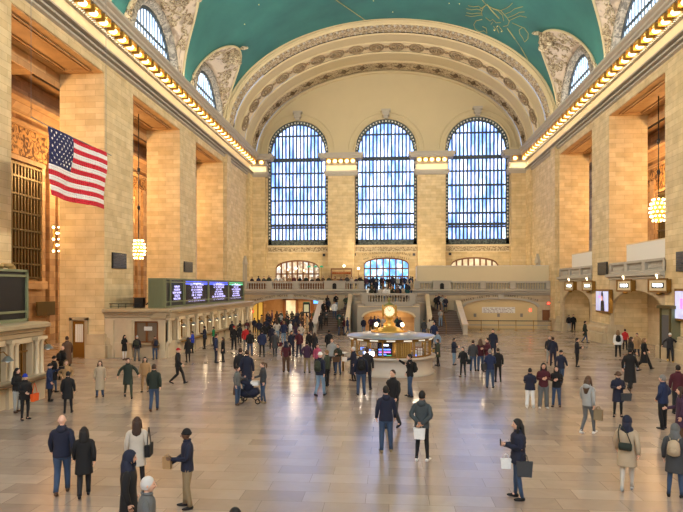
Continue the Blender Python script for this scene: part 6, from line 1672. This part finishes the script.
# ------- crowds
TOPS=[('jacket','black'),('jacket','navy'),('coat','dark'),('puffer','black'),('jacket','dgreen'),('coat','navy'),('jacket','maroon'),('puffer','navy'),('jacket','dgrey'),('coat','brown'),('sweater','cream'),('jacket','teal'),('coat','black'),('jacket','tan'),('puffer','olive'),('sweater','lgrey'),('jacket','blue'),('coat','beige'),('sweater','purple'),('puffer','white')]
BOTS=[('straight','black'),('straight','dark'),('slim','denim'),('straight','navy'),('slim','black'),('straight','ldenim'),('straight','khaki')]
HAIRS=[('short','hblack','short black hair'),('short','hbrown','short brown hair'),('long','hbrown','long brown hair'),('long','hblack','long black hair'),('beanie','black','a black beanie'),('cap','dark','a dark cap'),('fringe','hgrey','grey hair'),('ponytail','hblond','a fair ponytail')]
CN=dict(navy='navy',black='black',dark='charcoal',dgreen='dark green',maroon='maroon',dgrey='grey',brown='brown',cream='cream',teal='teal',tan='tan',olive='olive',lgrey='pale grey',blue='blue',beige='beige',purple='plum',white='white',denim='jeans',ldenim='pale jeans',khaki='tan trousers')
rc=random.Random(21)
PL=[]
def crowd(loc,where,face=None):
    loc=list(loc)
    o0=list(loc)
    for i_ in range(60):
        if all((loc[0]-a)**2+(loc[1]-b)**2>.27 for a,b in PL): break
        q=.2+i_*.008; loc[0]=o0[0]+rc.uniform(-q,q); loc[1]=o0[1]+(rc.uniform(-q,q) if not('on the' in where) or 'platform' in where else 0)
    PL.append((loc[0],loc[1])); loc=tuple(loc)
    for _ in range(400):
        tk,tc=rc.choice(TOPS); bk,bc=rc.choice(BOTS); hk,hc,hn=rc.choice(HAIRS)
        bt=CN[bc] if 'denim' in bc or bc=='khaki' else CN[bc]+' trousers'
        lab='person with %s in %s %s and %s %s'%(hn,CN[tc],NAME[tk].replace('_',' ').replace('puffer jacket','puffer'),bt,where)
        if lab not in USED and len(lab.split())<=16: break
    f=rc.choice([180,170,190,160,0,20,-20,90,-90]) if face is None else face+rc.uniform(-25,25)
    person(loc,R(f)+math.atan2(-loc[0],loc[1]),rc.uniform(1.6,1.84),rc.choice(['stand','phone','walk2','pockets','stand','phone1']),tk,tc,bk,bc,hk,hc,lab,skin=rc.choice(['skinl','skinl','skinm','skind']))
# left arch crowd: foot pixel positions on the floor
for fx,fy in ((262,333),(266,337),(270,333),(268,330),(275,336),(279,333),(283,337),(286,333),(281,330),(290,336),(294,334),(288,329.5),(296,330),(299,337),(303,331),(277,341),(284,344),(290,342),(296,343),(301,344),(271,341),(265,344),(259,338),(307,334),(311,337)):
    p=at_floor(fx+rc.uniform(-.6,.6),fy); crowd(tuple(p),'in the left crowd')
for px,Y in ((268,69),(272,70),(277,68),(281,71),(287,70),(292,72),(298,70),(302,73),(310,70),(314,71),(318,72),(307,73.5)):
    crowd((at_plane_y(px,300,Y).x,Y,FL),'inside the left passage')
# stairs
def stair_z(Y): 
    k_=int((Y-SY)/SD)+1; return FL if Y<SY else min(LZ,FL+(LZ-FL)*k_/NS)
for px,Y in ((320.8,58.2),(323.8,61.2),(326,59.2),(328.5,62.4),(327.5,63.9),(334.5,61),(339,58.6),(343,58.1),(346,63.4),(349,64.3),(336,64.6)):
    z=stair_z(Y); crowd((at_plane_y(px,300,Y).x,Y,z),'on the left stair',20)
for px,Y in ((339,55.6),(344,55.9),(347.5,55.3)): crowd((at_plane_y(px,300,Y).x,Y,FL),'at the foot of the left stair')
for px,Y in ((440.5,59.2),(445.5,62.5),(436,64.2),(439,64.9),(442.5,64.0)):
    crowd((at_plane_y(px,300,Y).x,Y,stair_z(Y)),'on the right stair',20)
for fx,fy in ((433,335),(424,338.5),(429.5,338)): p=at_floor(fx,fy); crowd(tuple(p),'between booth and right stair')
for px,Y in ((363.5,56.5),(371,57.5),(378,57),(374.5,58),(383,57.8),(400,57.2),(397,58.2)): crowd((at_plane_y(px,300,Y).x,Y,FL),'before the central stair arch')
# platform
for px in range(368,412,4): 
    Y=61.6+rc.uniform(-.9,1.2); crowd((at_plane_y(px+rc.uniform(-1,1),300,Y).x,Y,PZ),'on the stair platform')
for px in range(366,412,5):
    k_=rc.randint(1,6); Y=63.9+k_*.3+.15; crowd((max(-3.3,min(3.0,at_plane_y(px+rc.uniform(-1,1),300,Y).x)),Y,PZ+.175*(k_+1)),'on the steps up to the balcony')
for px in range(356,418,3):
    Y=rc.uniform(67.5,74); crowd((at_plane_y(px+rc.uniform(-1,1),300,Y).x,Y,BF),'at the central doors')
# diners and people along the left balcony
for px in (252,258.5,264,267.5,271,276,281,285,289.5,294,300,306,312,318,323,329,335,341,347,351.5):
    Y=68.2+rc.uniform(0,3); crowd((at_plane_y(px,300,Y).x,Y,BF),'at the balcony restaurant',0)
# ================================================================ LIGHT AND CAMERA
def area(name,loc,rot,sx,sy,e,col,spread=PI):
    l=bpy.data.lights.new(name,'AREA'); l.shape='RECTANGLE'; l.size=sx; l.size_y=sy; l.energy=e; l.color=col; l.spread=spread
    o=bpy.data.objects.new(name,l); COL.objects.link(o); o.location=loc; o.rotation_euler=rot; return o
def point(name,loc,e,col,r=.3):
    l=bpy.data.lights.new(name,'POINT'); l.energy=e; l.color=col; l.shadow_soft_size=r
    o=bpy.data.objects.new(name,l); COL.objects.link(o); o.location=loc; return o
W=(1,.86,.64); FW=(1,.9,.74); O_=(1,.6,.27); NW=(1,.96,.9)
# added fill light high behind the camera, aimed at walls and far arch
area('added_flood',(XC,YW+.8,27),(R(72),0,0),24,3,1600,NW)
# cove lights on top of the two cornices, hidden by its edge
area('cove_light',(XL+.5,26,22.45),(0,R(180+28),0),.7,72,650,NW); area('cove_light',(XR-.5,26,22.45),(0,R(180-28),0),.7,72,650,NW)
# floodlights on the cornices that wash the opposite wall
area('side_flood',(XL+.75,28,22.75),(0,R(-90+15),0),.5,74,8200,FW); area('side_flood',(XR-.75,28,22.75),(0,R(90-15),0),.5,74,8200,FW)
# added light strips under cornices and capitals that boost the warm wall wash
area('added_wash_strip',(XL+.36,26,20.98),(0,0,0),.08,96,380,W); area('added_wash_strip',(XR-.36,26,20.98),(0,0,0),.08,96,380,W)
for x0_,x1_ in ((XL,-16.2),(-8.2,-4.3),(3.5,7.5),(15.4,XR)): area('added_wash_strip',((x0_+x1_)/2,YE-1.5,20.7),(0,0,0),x1_-x0_,.08,25,W)
# lamps in the galleries; a light added in every opening, most without a chandelier
for a,b in OPL: point('gallery_lamp',(XL-6,(a+b)/2,14),1200,O_,.6); point('added_opening_light',(-19.9,(a+b)/2,6.3),30,O_,.25)
for a,b in OPR: point('gallery_lamp',(XR+6,(a+b)/2,14),1200,O_,.6); point('added_opening_light',(19.4,(a+b)/2,8.9),45,O_,.25)
# passage and balcony
area('passage_light',(-11,71,3.9),(0,0,0),9,6,700,(1,.7,.38)); area('niche_light',(CX,61.6,2.7),(0,0,0),3.5,1.5,90,(1,.7,.38))
for x in (-12,-4,4,12): point('balcony_lamp',(x,74,9),260,(1,.75,.45),.3)
for y in (30.3,43.9,57.6): point('recess_lamp',(XR+1.9,y,4.2),90,(1,.8,.55),.15)
for y in range(39,62,4): point('ticket_lamp',(BX+.55,y,2.1),9,(1,.75,.45),.08)
point('booth_lamp',(bx,by,FL+1.85),0.1,(1,.85,.6),.1)
for k_ in range(6):
    a=2*PI*k_/6+.3; point('booth_lamp',(bx+1.5*math.cos(a),by+1.5*math.sin(a),FL+1.7),22,(1,.82,.6),.08)
w=bpy.data.worlds.new('World'); sc.world=w; w.use_nodes=True; w.node_tree.nodes['Background'].inputs[0].default_value=(.7,.8,1,1); w.node_tree.nodes['Background'].inputs[1].default_value=.6
cam=bpy.data.cameras.new('Camera'); co=bpy.data.objects.new('Camera',cam); COL.objects.link(co); sc.camera=co
co.location=(0,0,EYE); co.rotation_euler=(PI/2,0,TH)
cam.sensor_fit='HORIZONTAL'; cam.sensor_width=36; cam.lens=F/683*36; cam.shift_y=(HY-256)/683; cam.shift_x=0; cam.clip_end=300; cam.clip_start=.1
vs=sc.view_settings; vs.view_transform='Standard'; vs.look='None'; vs.gamma=1; vs.use_curve_mapping=False; vs.exposure=0.42
sc.cycles.use_denoising=True; sc.cycles.sample_clamp_indirect=4; sc.cycles.max_bounces=6; sc.cycles.diffuse_bounces=4; sc.cycles.glossy_bounces=3
try: sc.cycles.use_light_tree=True
except: pass
